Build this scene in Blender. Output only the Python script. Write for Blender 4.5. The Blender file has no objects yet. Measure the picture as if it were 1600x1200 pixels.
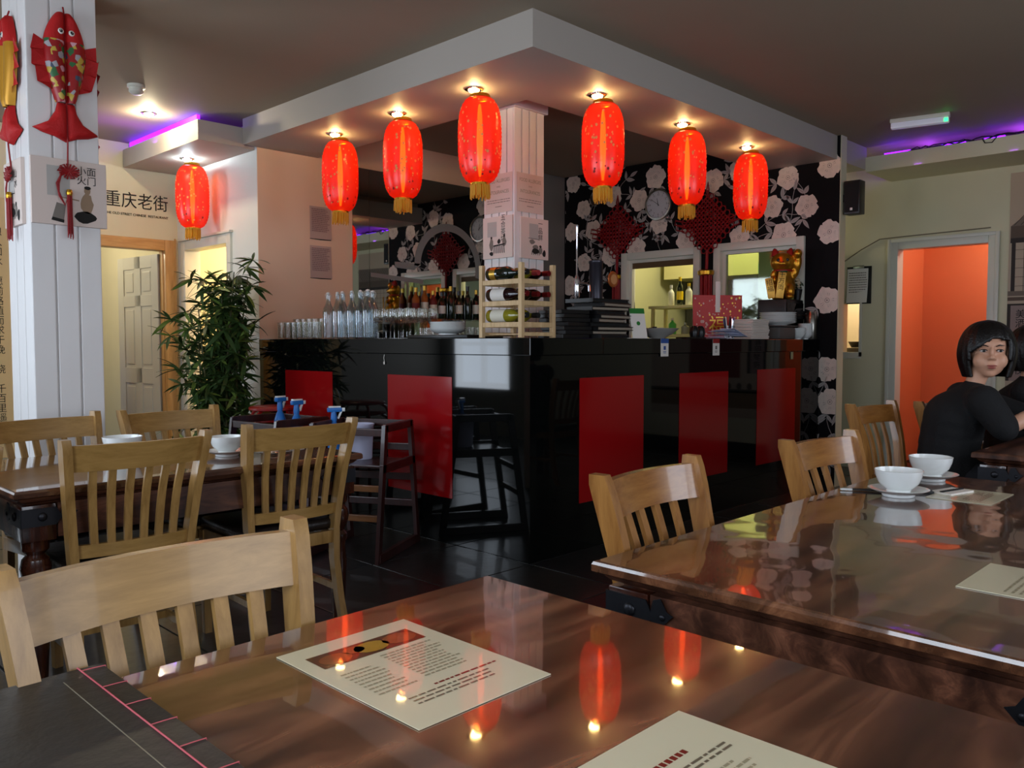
import bpy, bmesh, math, random
from mathutils import Vector, Matrix
R = math.radians
rng = random.Random(7)
scene = bpy.context.scene
COL = scene.collection

# ------------------------------------------------------------------ camera
TH = R(44.4); PITCH = math.atan(65 / 1304)
CAM = Vector((-3.2404, -3.0390, 1.1925))
hd = Vector((math.cos(TH), math.sin(TH), 0)); rt = Vector((math.sin(TH), -math.cos(TH), 0)); zz = Vector((0, 0, 1))
fw = hd * math.cos(PITCH) - zz * math.sin(PITCH); up = hd * math.sin(PITCH) + zz * math.cos(PITCH)
cd = bpy.data.cameras.new('camera'); cam = bpy.data.objects.new('camera', cd); COL.objects.link(cam)
cd.sensor_width = 36; cd.lens = 1304 / 1600 * 36; cd.clip_start = 0.05
m3 = Matrix((rt, up, -fw)).transposed()
cam.matrix_world = Matrix.Translation(CAM) @ m3.to_4x4()
scene.camera = cam

# ------------------------------------------------------------------ view, world, large lights
vs = scene.view_settings
vs.view_transform = 'Standard'; vs.look = 'None'; vs.gamma = 1.0; vs.use_curve_mapping = False
vs.exposure = 0.16
scene.cycles.max_bounces = 10; scene.cycles.transparent_max_bounces = 24
scene.cycles.diffuse_bounces = 4; scene.cycles.glossy_bounces = 4; scene.cycles.transmission_bounces = 8
scene.cycles.sample_clamp_indirect = 4.0
scene.cycles.caustics_reflective = False; scene.cycles.caustics_refractive = False
W = bpy.data.worlds.new('world'); scene.world = W; W.use_nodes = True
bg = W.node_tree.nodes['Background']; bg.inputs[0].default_value = (0.62, 0.78, 1.0, 1); bg.inputs[1].default_value = 1.6

def area(name, loc, direction, sx, sy, power, color, spread=180):
    ld = bpy.data.lights.new(name, 'AREA'); ld.shape = 'RECTANGLE'; ld.size = sx; ld.size_y = sy
    ld.energy = power; ld.color = color; ld.spread = R(spread)
    o = bpy.data.objects.new(name, ld); COL.objects.link(o); o.location = loc
    o.rotation_euler = Vector(direction).to_track_quat('-Z', 'Y').to_euler(); return o
def point(name, loc, power, color, r=0.03):
    ld = bpy.data.lights.new(name, 'POINT'); ld.energy = power; ld.color = color; ld.shadow_soft_size = r
    o = bpy.data.objects.new(name, ld); COL.objects.link(o); o.location = loc; return o
DAY = (0.78, 0.88, 1.0)
WARM = (1.0, 0.66, 0.26)
# daylight falling through the street windows (west and south walls)
area('window_daylight', (-4.20, 4.8, 1.5), (1, 0, 0), 1.0, 1.8, 48, DAY)
area('window_daylight', (-4.32, 0.9, 1.6), (1, 0, -0.15), 2.2, 1.6, 50, DAY)
area('window_daylight', (-4.32, -2.4, 1.6), (1, 0, -0.15), 1.6, 1.6, 40, DAY)
area('window_daylight', (-2.6, -4.95, 1.6), (0, 1, -0.15), 2.0, 1.6, 30, (0.9, 0.93, 1.0))
area('window_daylight', (0.6, -4.95, 1.6), (0, 1, -0.15), 2.0, 1.6, 30, (0.9, 0.93, 1.0))
# lamps of the rooms behind
point('kitchen_lamp', (4.5, 1.7, 2.5), 45, (1.0, 0.93, 0.62), 0.15)
point('pass_room_lamp', (5.3, 0.5, 2.2), 20, (1.0, 0.95, 0.75), 0.12)
point('orange_room_lamp', (5.4, -1.2, 2.4), 24, (1.0, 0.93, 0.82), 0.15)
point('stair_room_lamp', (1.2, 3.45, 2.15), 60, (1.0, 0.90, 0.62), 0.12)
point('store_room_lamp', (-0.9, 5.4, 2.3), 24, (1.0, 0.88, 0.62), 0.12)

# ------------------------------------------------------------------ materials
def S(c):
    return tuple(((x / 255) / 12.92 if x / 255 <= 0.04045 else ((x / 255 + 0.055) / 1.055) ** 2.4) for x in c) + (1,)
MATS = {}
def mat(name, rgb, rough=0.6, metal=0.0, coat=0.0, emit=None, estr=0.0, noise=0.0, nscale=8.0, bump=0.0, bscale=40.0, spec=0.5, alpha=1.0, trans=0.0, ior=1.45, coatr=0.03):
    if name in MATS: return MATS[name]
    m = bpy.data.materials.new(name); m.use_nodes = True; MATS[name] = m
    nt = m.node_tree; b = nt.nodes['Principled BSDF']
    c = S(rgb); b.inputs['Base Color'].default_value = c
    b.inputs['Roughness'].default_value = rough; b.inputs['Metallic'].default_value = metal
    b.inputs['Coat Weight'].default_value = coat; b.inputs['Coat Roughness'].default_value = coatr
    b.inputs['Specular IOR Level'].default_value = spec; b.inputs['IOR'].default_value = ior
    b.inputs['Alpha'].default_value = alpha; b.inputs['Transmission Weight'].default_value = trans
    if emit: b.inputs['Emission Color'].default_value = S(emit); b.inputs['Emission Strength'].default_value = estr
    if noise or bump:
        tc = nt.nodes.new('ShaderNodeTexCoord')
    if noise:
        n = nt.nodes.new('ShaderNodeTexNoise'); n.inputs['Scale'].default_value = nscale; n.inputs['Detail'].default_value = 5
        nt.links.new(tc.outputs['Object'], n.inputs['Vector'])
        mx = nt.nodes.new('ShaderNodeMix'); mx.data_type = 'RGBA'
        nt.links.new(n.outputs['Fac'], mx.inputs['Factor'])
        mx.inputs['A'].default_value = tuple(max(0, v * (1 - noise)) for v in c[:3]) + (1,)
        mx.inputs['B'].default_value = tuple(min(1, v * (1 + noise)) for v in c[:3]) + (1,)
        nt.links.new(mx.outputs['Result'], b.inputs['Base Color'])
    if bump:
        n2 = nt.nodes.new('ShaderNodeTexNoise'); n2.inputs['Scale'].default_value = bscale; n2.inputs['Detail'].default_value = 3
        nt.links.new(tc.outputs['Object'], n2.inputs['Vector'])
        bp = nt.nodes.new('ShaderNodeBump'); bp.inputs['Strength'].default_value = bump; bp.inputs['Distance'].default_value = 0.01
        nt.links.new(n2.outputs['Fac'], bp.inputs['Height']); nt.links.new(bp.outputs['Normal'], b.inputs['Normal'])
    return m
def wood(name, c1, c2, axis='X', rough=0.35, coat=0.0, scale=6.0, coatr=0.05, bump=0.0, stretch=9.0, c3=None, rings=0.0, wob=0.0):
    if name in MATS: return MATS[name]
    m = bpy.data.materials.new(name); m.use_nodes = True; MATS[name] = m
    nt = m.node_tree; b = nt.nodes['Principled BSDF']; L = nt.links
    tc = nt.nodes.new('ShaderNodeTexCoord'); mp = nt.nodes.new('ShaderNodeMapping')
    sc = {'X': (1, stretch, stretch), 'Y': (stretch, 1, stretch), 'Z': (stretch, stretch, 1)}[axis]
    mp.inputs['Scale'].default_value = sc; L.new(tc.outputs['Object'], mp.inputs['Vector'])
    n = nt.nodes.new('ShaderNodeTexNoise'); n.inputs['Scale'].default_value = scale; n.inputs['Detail'].default_value = 8; n.inputs['Roughness'].default_value = 0.65
    n.inputs['Distortion'].default_value = 1.2 if rings else 0.3
    L.new(mp.outputs['Vector'], n.inputs['Vector'])
    r = nt.nodes.new('ShaderNodeValToRGB'); L.new(n.outputs['Fac'], r.inputs['Fac'])
    e = r.color_ramp.elements; e[0].position = 0.32; e[0].color = S(c1); e[1].position = 0.68; e[1].color = S(c2)
    if c3:
        x = r.color_ramp.elements.new(0.5); x.color = S(c3)
    out = r.outputs['Color']
    if rings:
        wv = nt.nodes.new('ShaderNodeTexWave'); wv.wave_type = 'BANDS'; wv.bands_direction = 'Y' if axis == 'X' else 'X'
        wv.inputs['Scale'].default_value = rings; wv.inputs['Distortion'].default_value = 9; wv.inputs['Detail'].default_value = 3; wv.inputs['Detail Scale'].default_value = 0.8
        mp2 = nt.nodes.new('ShaderNodeMapping'); mp2.inputs['Scale'].default_value = {'X': (0.35, 1.6, 1), 'Y': (1.6, 0.35, 1), 'Z': (1.6, 1, .35)}[axis]
        L.new(tc.outputs['Object'], mp2.inputs['Vector']); L.new(mp2.outputs['Vector'], wv.inputs['Vector'])
        mx = nt.nodes.new('ShaderNodeMix'); mx.data_type = 'RGBA'; mx.blend_type = 'MULTIPLY'; mx.inputs['Factor'].default_value = 0.55
        L.new(r.outputs['Color'], mx.inputs['A']); L.new(wv.outputs['Color'], mx.inputs['B']); out = mx.outputs['Result']
    L.new(out, b.inputs['Base Color'])
    b.inputs['Roughness'].default_value = rough; b.inputs['Coat Weight'].default_value = coat; b.inputs['Coat Roughness'].default_value = coatr
    if coat >= 1: b.inputs['Coat IOR'].default_value = 1.75
    if wob:
        n2 = nt.nodes.new('ShaderNodeTexNoise'); n2.inputs['Scale'].default_value = 5; n2.inputs['Detail'].default_value = 1.5
        L.new(tc.outputs['Object'], n2.inputs['Vector'])
        bp = nt.nodes.new('ShaderNodeBump'); bp.inputs['Strength'].default_value = wob; bp.inputs['Distance'].default_value = 0.02
        L.new(n2.outputs['Fac'], bp.inputs['Height']); L.new(bp.outputs['Normal'], b.inputs['Coat Normal']); L.new(bp.outputs['Normal'], b.inputs['Normal'])
    return m
def glass(name, rgb, rough=0.02, mixf=0.75, tint=None):
    """thin clear glass: mostly see-through with a fresnel gloss"""
    if name in MATS: return MATS[name]
    m = bpy.data.materials.new(name); m.use_nodes = True; MATS[name] = m
    nt = m.node_tree; nt.nodes.clear(); L = nt.links
    o = nt.nodes.new('ShaderNodeOutputMaterial'); t = nt.nodes.new('ShaderNodeBsdfTransparent'); g = nt.nodes.new('ShaderNodeBsdfGlossy')
    t.inputs['Color'].default_value = S(rgb); g.inputs['Roughness'].default_value = rough; g.inputs['Color'].default_value = (1, 1, 1, 1)
    lw = nt.nodes.new('ShaderNodeLayerWeight'); lw.inputs['Blend'].default_value = 0.35
    mm = nt.nodes.new('ShaderNodeMath'); mm.operation = 'MULTIPLY_ADD'; mm.inputs[1].default_value = mixf; mm.inputs[2].default_value = 0.05
    L.new(lw.outputs['Facing'], mm.inputs[0])
    mx = nt.nodes.new('ShaderNodeMixShader'); L.new(mm.outputs[0], mx.inputs['Fac']); L.new(t.outputs[0], mx.inputs[1]); L.new(g.outputs[0], mx.inputs[2])
    L.new(mx.outputs[0], o.inputs['Surface'])
    return m

# ------------------------------------------------------------------ mesh builder
class B:
    def __init__(s): s.v = []; s.f = []; s.m = []
    def add(s, vs, fs, mi=0):
        k = len(s.v); s.v += [tuple(v) for v in vs]; s.f += [tuple(i + k for i in f) for f in fs]; s.m += [mi] * len(fs); return s
    def box(s, c, d, rot=None, mi=0, bev=0.0):
        x, y, z = d[0] / 2, d[1] / 2, d[2] / 2
        if bev <= 0:
            vs = [Vector((a * x, b * y, e * z)) for a in (-1, 1) for b in (-1, 1) for e in (-1, 1)]
            fs = [(0, 1, 3, 2), (4, 6, 7, 5), (0, 4, 5, 1), (2, 3, 7, 6), (0, 2, 6, 4), (1, 5, 7, 3)]
        else:
            bm = bmesh.new(); bmesh.ops.create_cube(bm, size=1)
            for v in bm.verts: v.co = Vector((v.co.x * 2 * x, v.co.y * 2 * y, v.co.z * 2 * z))
            bmesh.ops.bevel(bm, geom=bm.edges[:], offset=min(bev, x * .95, y * .95, z * .95), segments=2, affect='EDGES', profile=0.6)
            bm.verts.index_update(); vs = [v.co.copy() for v in bm.verts]; fs = [tuple(v.index for v in f.verts) for f in bm.faces]; bm.free()
        if rot is not None:
            M = rot if isinstance(rot, Matrix) else Matrix.Rotation(rot, 3, 'Z')
            vs = [M @ v for v in vs]
        c = Vector(c); return s.add([v + c for v in vs], fs, mi)
    def bx(s, x0, x1, y0, y1, z0, z1, mi=0, bev=0.0):
        return s.box(((x0 + x1) / 2, (y0 + y1) / 2, (z0 + z1) / 2), (x1 - x0, y1 - y0, z1 - z0), None, mi, bev)
    def lathe(s, prof, n=24, c=(0, 0, 0), mi=0, M=None, cap=True):
        """prof: list of (r, z)"""
        c = Vector(c); vs = []; fs = []
        for r, z in prof:
            for i in range(n):
                a = 2 * math.pi * i / n; p = Vector((r * math.cos(a), r * math.sin(a), z))
                vs.append((M @ p if M else p) + c)
        for j in range(len(prof) - 1):
            for i in range(n): fs.append((j * n + i, j * n + (i + 1) % n, (j + 1) * n + (i + 1) % n, (j + 1) * n + i))
        if cap:
            if prof[0][0] > 1e-5: fs.append(tuple(reversed(range(n))))
            if prof[-1][0] > 1e-5: fs.append(tuple((len(prof) - 1) * n + i for i in range(n)))
        return s.add(vs, fs, mi)
    def cyl(s, p0, p1, r0, r1=None, n=12, mi=0):
        p0 = Vector(p0); p1 = Vector(p1); r1 = r0 if r1 is None else r1
        q = (p1 - p0); L_ = q.length; M = q.to_track_quat('Z', 'Y').to_matrix()
        return s.lathe([(r0, 0), (r1, L_)], n, p0, mi, M)
    def tube(s, pts, r, n=8, mi=0, closed=False):
        pts = [Vector(p) for p in pts]; k = len(pts); rs = r if isinstance(r, (list, tuple)) else [r] * k
        vs = []; prev = None
        for i, p in enumerate(pts):
            if closed: d = pts[(i + 1) % k] - pts[i - 1]
            else: d = pts[min(i + 1, k - 1)] - pts[max(i - 1, 0)]
            d.normalize()
            if prev is None: a = d.orthogonal().normalized()
            else: a = (prev - d * prev.dot(d)).normalized()
            prev = a; b = d.cross(a)
            for j in range(n):
                t = 2 * math.pi * j / n; vs.append(p + (a * math.cos(t) + b * math.sin(t)) * rs[i])
        fs = []
        for i in range(k if closed else k - 1):
            for j in range(n):
                i2 = (i + 1) % k; fs.append((i * n + j, i * n + (j + 1) % n, i2 * n + (j + 1) % n, i2 * n + j))
        if not closed: fs += [tuple(reversed(range(n))), tuple((k - 1) * n + j for j in range(n))]
        return s.add(vs, fs, mi)
    def sweep(s, secs, mi=0):
        """secs: list of 4-corner sections (lists of 4 points)"""
        vs = [p for q in secs for p in q]; fs = [(3, 2, 1, 0)]
        for i in range(len(secs) - 1):
            for j in range(4): fs.append((i * 4 + j, i * 4 + (j + 1) % 4, i * 4 + 4 + (j + 1) % 4, i * 4 + 4 + j))
        k = (len(secs) - 1) * 4; fs.append((k, k + 1, k + 2, k + 3))
        return s.add(vs, fs, mi)
    def poly(s, pts, mi=0): return s.add(pts, [tuple(range(len(pts)))], mi)
    def prism(s, pts, off, mi=0):
        n = len(pts); o = Vector(off); a = [Vector(p) for p in pts]
        return s.add(a + [p + o for p in a], [tuple(reversed(range(n))), tuple(range(n, 2 * n))] + [(i, (i + 1) % n, n + (i + 1) % n, n + i) for i in range(n)], mi)
    def sphere(s, c, r, n=16, k=10, mi=0, M=None):
        rx, ry, rz = r if isinstance(r, (tuple, list)) else (r, r, r)
        vs = []; c = Vector(c)
        for j in range(k + 1):
            t = math.pi * j / k
            for i in range(n):
                a = 2 * math.pi * i / n; p = Vector((rx * math.sin(t) * math.cos(a), ry * math.sin(t) * math.sin(a), rz * math.cos(t)))
                vs.append((M @ p if M else p) + c)
        fs = [(j * n + i, (j + 1) * n + i, (j + 1) * n + (i + 1) % n, j * n + (i + 1) % n) for j in range(k) for i in range(n)]
        return s.add(vs, fs, mi)
    def build(s, name, mats, parent=None, smooth=True, angle=40, mesh_only=False, recalc=True):
        me = bpy.data.meshes.new(name); me.from_pydata(s.v, [], s.f)
        if not isinstance(mats, (list, tuple)): mats = [mats]
        for m in mats: me.materials.append(m)
        if len(mats) > 1: me.polygons.foreach_set('material_index', s.m)
        bm = bmesh.new(); bm.from_mesh(me)
        bmesh.ops.remove_doubles(bm, verts=bm.verts, dist=1e-6)
        if recalc: bmesh.ops.recalc_face_normals(bm, faces=bm.faces)
        bm.to_mesh(me); bm.free()
        if smooth:
            me.polygons.foreach_set('use_smooth', [True] * len(me.polygons)); me.set_sharp_from_angle(angle=R(angle))
        me.update()
        if mesh_only: return me
        return link(name, me, parent)
def link(name, me, parent=None, loc=None):
    o = bpy.data.objects.new(name, me); COL.objects.link(o)
    if parent: o.parent = parent
    if loc: o.location = loc
    return o
def tag(o, label, cat, group=None, kind=None):
    if label: o['label'] = label
    if cat: o['category'] = cat
    if group: o['group'] = group
    if kind: o['kind'] = kind
    return o
def thing(name, label, cat, loc=(0, 0, 0), rz=0.0, group=None):
    o = bpy.data.objects.new(name, None); COL.objects.link(o); o.location = loc; o.rotation_euler = (0, 0, rz); o.empty_display_size = 0.05
    return tag(o, label, cat, group)
def struct(name, b, m, parent=None, **k):
    o = b.build(name, m, parent, smooth=False, **k)
    if parent is None: o['kind'] = 'structure'
    return o
def copy_tree(o, loc=None, rz=None, label=None, group=None, scale=None):
    r = o.copy(); COL.objects.link(r)
    if loc is not None: r.location = loc
    if rz is not None: r.rotation_euler = (0, 0, rz)
    if label: r['label'] = label
    if group: r['group'] = group
    if scale: r.scale = (scale, scale, scale)
    def rec(src, dst):
        for ch in list(src.children):
            c = ch.copy(); COL.objects.link(c); c.parent = dst; rec(ch, c)
    rec(o, r); return r
def text(s, size, m, parent, M, name='lettering', ext=0.0, align='CENTER', sx=1.0):
    cu = bpy.data.curves.new(name, 'FONT'); cu.body = s; cu.size = size; cu.align_x = align; cu.align_y = 'CENTER'; cu.extrude = ext; cu.resolution_u = 3
    t = bpy.data.objects.new(name, cu); COL.objects.link(t)
    dg = bpy.context.evaluated_depsgraph_get(); dg.update()
    me = bpy.data.meshes.new_from_object(t.evaluated_get(dg)); bpy.data.objects.remove(t); bpy.data.curves.remove(cu)
    me.transform(M @ Matrix.Diagonal((sx, 1, 1, 1))); me.materials.clear(); me.materials.append(m)
    return link(name, me, parent)
def frame(origin, xdir, ydir):
    x = Vector(xdir).normalized(); y = Vector(ydir).normalized(); z = x.cross(y)
    M = Matrix((x, y, z)).transposed().to_4x4(); M.translation = Vector(origin); return M
def lines(b, M, w, h, n, gap=0.35, seed=0, mi=0, short=0.3):
    """rows of small dashes standing for print too small to read"""
    q = random.Random(seed)
    for i in range(n):
        y = h / 2 - (i + .5) * h / n; x = -w / 2; end = w / 2 - w * short * q.random(); t = h / n * gap / 2
        while x < end:
            l = w * q.uniform(.04, .14); e = min(x + l, end)
            b.poly([M @ Vector(p) for p in ((x, y - t, 0), (e, y - t, 0), (e, y + t, 0), (x, y + t, 0))], mi); x = e + w * .02

def nth(i): return ['first', 'second', 'third', 'fourth', 'fifth', 'sixth', 'seventh', 'eighth', 'ninth', 'tenth'][i]
PI = math.pi
# base materials
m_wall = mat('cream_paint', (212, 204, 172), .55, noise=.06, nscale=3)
m_wall_w = mat('white_paint', (222, 220, 212), .5, noise=.04, nscale=3)
m_bead = mat('beadboard_paint', (224, 220, 218), .35, noise=.04, nscale=6)
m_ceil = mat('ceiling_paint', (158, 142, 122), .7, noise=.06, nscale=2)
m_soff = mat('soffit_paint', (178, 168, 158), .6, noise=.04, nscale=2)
m_trim = mat('gloss_white_trim', (215, 212, 198), .3)
m_peach = mat('pink_white_paint', (240, 206, 174), .55, noise=.05, nscale=2.5)
m_black = mat('black_gloss_laminate', (8, 10, 10), .035, coat=.0, spec=.42)
m_red = mat('red_gloss_laminate', (150, 14, 18), .10, coat=.0, spec=.4)
m_gold = mat('gold_metal', (200, 150, 50), .3, metal=1)
m_goldp = mat('gold_paint', (190, 140, 40), .4, metal=.5)
m_chrome = mat('chrome', (220, 220, 225), .12, metal=1)
m_steel = mat('brushed_steel', (170, 168, 160), .3, metal=1)
m_china = mat('white_china', (232, 234, 232), .12, coat=.4)
m_blk = mat('black_plastic', (14, 14, 15), .35)
m_blkm = mat('matt_black', (12, 11, 12), .8)
m_ink = mat('black_ink', (24, 22, 20), .8)
m_inkg = mat('grey_ink', (120, 112, 104), .8)
m_paper = mat('white_paper', (228, 222, 214), .7)
m_card = mat('cream_card', (214, 204, 172), .35, coat=.7, noise=.05, nscale=5)
m_chairw = wood('oak_varnish', (134, 98, 50), (170, 130, 74), 'Z', .34, .15, 5, stretch=8)
m_chairr = wood('amber_varnish', (132, 84, 38), (170, 118, 60), 'Z', .3, .3, 5, stretch=8)
m_rail = wood('oak_rail_varnish', (138, 102, 50), (172, 132, 74), 'X', .34, .14, 5, stretch=8)
m_railr = wood('amber_rail_varnish', (130, 80, 36), (168, 114, 56), 'X', .26, .4, 5, stretch=8)
m_leather = mat('dark_brown_leather', (32, 24, 20), .38, bump=.2, bscale=60)
m_table = wood('rosewood_top', (66, 38, 26), (142, 92, 64), 'X', .22, 1.0, 2.6, coatr=.035, stretch=5, c3=(102, 62, 42), rings=2.2, wob=.03)
m_tabler = wood('rosewood_top_covered', (68, 40, 26), (142, 94, 64), 'X', .2, 1.0, 2.4, coatr=.03, stretch=5, c3=(104, 64, 42), rings=1.8, wob=.12)
m_tabled = wood('rosewood_side', (66, 38, 28), (138, 88, 64), 'X', .3, .4, 3.5, stretch=5, c3=(96, 58, 42), rings=2.0)
m_leg = wood('rosewood_leg', (34, 14, 8), (74, 34, 18), 'Z', .25, .5, 4)
m_iron = mat('dark_iron', (48, 48, 52), .4, metal=.8)
m_pine = wood('knotty_pine', (176, 128, 70), (214, 170, 108), 'Z', .45, .1, 3, stretch=7)
m_pinex = wood('knotty_pine_head', (176, 128, 70), (214, 170, 108), 'X', .45, .1, 3, stretch=7)
m_rack = wood('pale_rack_wood', (196, 160, 112), (222, 190, 144), 'Z', .5, 0, 5)
m_purple = mat('purple_led', (60, 0, 255), emit=(110, 20, 255), estr=5.0)
m_warm = mat('downlight_glow', (255, 240, 200), emit=(255, 214, 130), estr=60.0)
m_cool = mat('downlight_glow_cool', (240, 250, 255), emit=(215, 240, 255), estr=45.0)
m_mirror = mat('mirror_glass', (205, 212, 208), .015, metal=1)
m_frost = mat('frosted_mirror_band', (150, 150, 148), .5, metal=.3)
m_redcord = mat('red_silk_cord', (140, 10, 16), .45, bump=.4, bscale=300)
m_redcloth = mat('red_felt', (172, 16, 14), .8, noise=.15, nscale=20)

# ------------------------------------------------------------------ the room
ZC = 2.87; ZI = 2.93; ZS = 2.68; WX = 3.52; CT = 1.217
m_floor = mat('grout', (24, 24, 24), .5)
fl = struct('floor', B().bx(-4.6, 7, -5.2, 6.8, -.12, -.006), m_floor)
m_tile = mat('slate_tile', (38, 37, 36), .28, coat=.2, noise=.3, nscale=4, bump=.15, bscale=12)
m_tile2 = mat('slate_tile_dark', (30, 30, 31), .3, coat=.2, noise=.3, nscale=5, bump=.15, bscale=12)
tw, td = .6, .6
tme = [B().bx(0, tw - .008, 0, td - .008, -.006, 0, bev=.002).build('tile', m, smooth=False, mesh_only=True) for m in (m_tile, m_tile2)]
for i in range(17):
    for j in range(17):
        x = -4.2 + i * tw; y = -4.8 + j * td
        if (x > 5.0) or (y > 5.0): continue
        link('tile', tme[rng.random() < .5], fl, (x, y, 0))

def wall_x(name, x, t, y0, y1, z1, holes, m, z0=0):
    """wall in a plane x=const, thickness t towards +x, holes=(ya, yb, za, zb)"""
    b = B(); ys = sorted(holes)
    cur = y0
    for ya, yb, za, zb in ys:
        if ya > cur: b.bx(x, x + t, cur, ya, z0, z1)
        if za > z0: b.bx(x, x + t, ya, yb, z0, za)
        if zb < z1: b.bx(x, x + t, ya, yb, zb, z1)
        cur = yb
    if cur < y1: b.bx(x, x + t, cur, y1, z0, z1)
    return struct(name, b, m)
def wall_y(name, y, t, x0, x1, z1, holes, m, z0=0):
    b = B(); cur = x0
    for xa, xb, za, zb in sorted(holes):
        if xa > cur: b.bx(cur, xa, y, y + t, z0, z1)
        if za > z0: b.bx(xa, xb, y, y + t, z0, za)
        if zb < z1: b.bx(xa, xb, y, y + t, zb, z1)
        cur = xb
    if cur < x1: b.bx(cur, x1, y, y + t, z0, z1)
    return struct(name, b, m)

# ceilings
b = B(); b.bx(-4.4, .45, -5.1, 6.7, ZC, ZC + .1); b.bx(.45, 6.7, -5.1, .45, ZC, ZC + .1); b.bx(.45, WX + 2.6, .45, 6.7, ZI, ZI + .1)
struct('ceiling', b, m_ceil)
# dropped soffit round the bar, with the bulkhead over the left wall
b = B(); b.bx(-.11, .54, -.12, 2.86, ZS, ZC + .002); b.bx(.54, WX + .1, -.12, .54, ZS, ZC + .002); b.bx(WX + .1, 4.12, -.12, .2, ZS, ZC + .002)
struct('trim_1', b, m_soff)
b = B(); b.bx(-.43, -.002, 2.89, 4.25, 2.66, 2.70); b.bx(-.46, -.43, 2.89, 4.25, 2.66, 2.805); b.bx(-.46, -.10, 2.86, 2.89, 2.66, 2.805)
struct('trim_2', b, m_soff)
b = B(); b.bx(4.13, 4.70, -4.8, -.12, 2.66, 2.69); b.bx(4.10, 4.13, -4.8, -.12, 2.66, 2.785)
struct('trim_3', b, m_wall)

w = wall_x('wall_west', -4.3, .1, -4.9, 5.7, ZC, [(4.3, 5.3, .6, 2.4), (-.2, 2.0, .8, 2.4), (-3.2, -1.6, .8, 2.4)], mat('dim_paint', (120, 114, 106), .6))
w = wall_y('wall_south', -4.9, .1, -4.3, 4.8, ZC, [(-3.6, -1.6, .8, 2.4), (-.4, 1.6, .8, 2.4)], mat('dim_paint', (120, 114, 106), .6))
wall_y('wall_north', 5.6, .1, -4.3, -1.6, ZC, [], mat('dim_paint', (120, 114, 106), .6))
wall_x('wall_side', -1.6, .1, 4.35, 5.7, ZC, [], m_wall)
for ya, yb, za, zb in ((4.3, 5.3, .6, 2.4), (-.2, 2.0, .8, 2.4), (-3.2, -1.6, .8, 2.4)):
    b = B()
    for y0, y1, z0, z1 in ((ya, ya + .06, za, zb), (yb - .06, yb, za, zb), (ya, yb, za, za + .07), (ya, yb, zb - .06, zb), ((ya + yb) / 2 - .03, (ya + yb) / 2 + .03, za, zb), (ya, yb, za + .55, za + .6)):
        b.bx(-4.28, -4.22, y0, y1, z0, z1)
    f = struct('window_1', b, m_trim)
for xa, xb in ((-3.6, -1.6), (-.4, 1.6)):
    b = B()
    for x0, x1, z0, z1 in ((xa, xa + .06, .8, 2.4), (xb - .06, xb, .8, 2.4), (xa, xb, .8, .87), (xa, xb, 2.34, 2.4), ((xa + xb) / 2 - .03, (xa + xb) / 2 + .03, .8, 2.4)):
        b.bx(x0, x1, -4.88, -4.82, z0, z1)
    struct('window_2', b, m_trim)

# left rear wall with the pine doorway and the sign
PY = 4.27
wall_y('wall_rear', PY, .1, -1.7, 0, ZC, [(-.88, -.115, 0, 2.0)], m_wall)
d1 = thing('door_1', None, None); d1['kind'] = 'structure'
b = B(); b.bx(-.123, -.03, PY - .022, PY + .11, 0, 2.085, bev=.006); b.bx(-.965, -.872, PY - .022, PY + .11, 0, 2.085, bev=.006); b.build('jamb', m_pine, d1)
B().bx(-.872, -.123, PY - .023, PY + .111, 1.992, 2.084, bev=.006).build('head', m_pinex, d1)
b = B(); b.bx(-.04, -.028, PY - .03, PY - .02, 0, 2.1); b.bx(-.13, -.12, PY + .02, PY + .06, 0, 2.0); b.build('bead', m_pine, d1)
# door leaf, ajar away from us
leaf = bpy.data.objects.new('leaf', None); COL.objects.link(leaf); leaf.parent = d1
leaf.location = (-.125, PY + .10, 0); leaf.rotation_euler = (0, 0, R(95))
m_leaf = mat('grey_white_gloss', (196, 194, 182), .4)
b = B(); LW, LH, t = .74, 1.97, .036
b.bx(0, LW, -t / 2 + .008, t / 2 - .008, .01, LH)
for x0, x1 in ((0, .11), (.315, .425), (LW - .11, LW)): b.bx(x0, x1, -t / 2, t / 2, .01, LH, bev=.002)
for z0, z1 in ((.01, .24), (.82, .96), (1.52, 1.62), (1.86, LH)): b.bx(.11, LW - .11, -t / 2, t / 2, z0, z1, bev=.002)
b.build('stile_frame', m_leaf, leaf, smooth=False)
for x0, x1 in ((.11, .315), (.425, LW - .11)):
    for z0, z1 in ((.24, .82), (.96, 1.52), (1.62, 1.86)):
        B().bx(x0 + .03, x1 - .03, -t / 2 + .002, t / 2 - .002, z0 + .03, z1 - .03, bev=.008).build('panel', m_leaf, leaf, smooth=False)
b = B(); b.bx(-.012, .03, -.022, -.016, 1.72, 1.80); b.bx(-.012, .03, -.022, -.016, .25, .33); b.build('hinge', m_steel, leaf)
# store room behind
b = B(); b.bx(-1.7, .1, 6.5, 6.6, 0, ZC); b.bx(0, .1, 4.37, 6.5, 0, ZC); struct('wall_store', b, m_wall)

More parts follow.
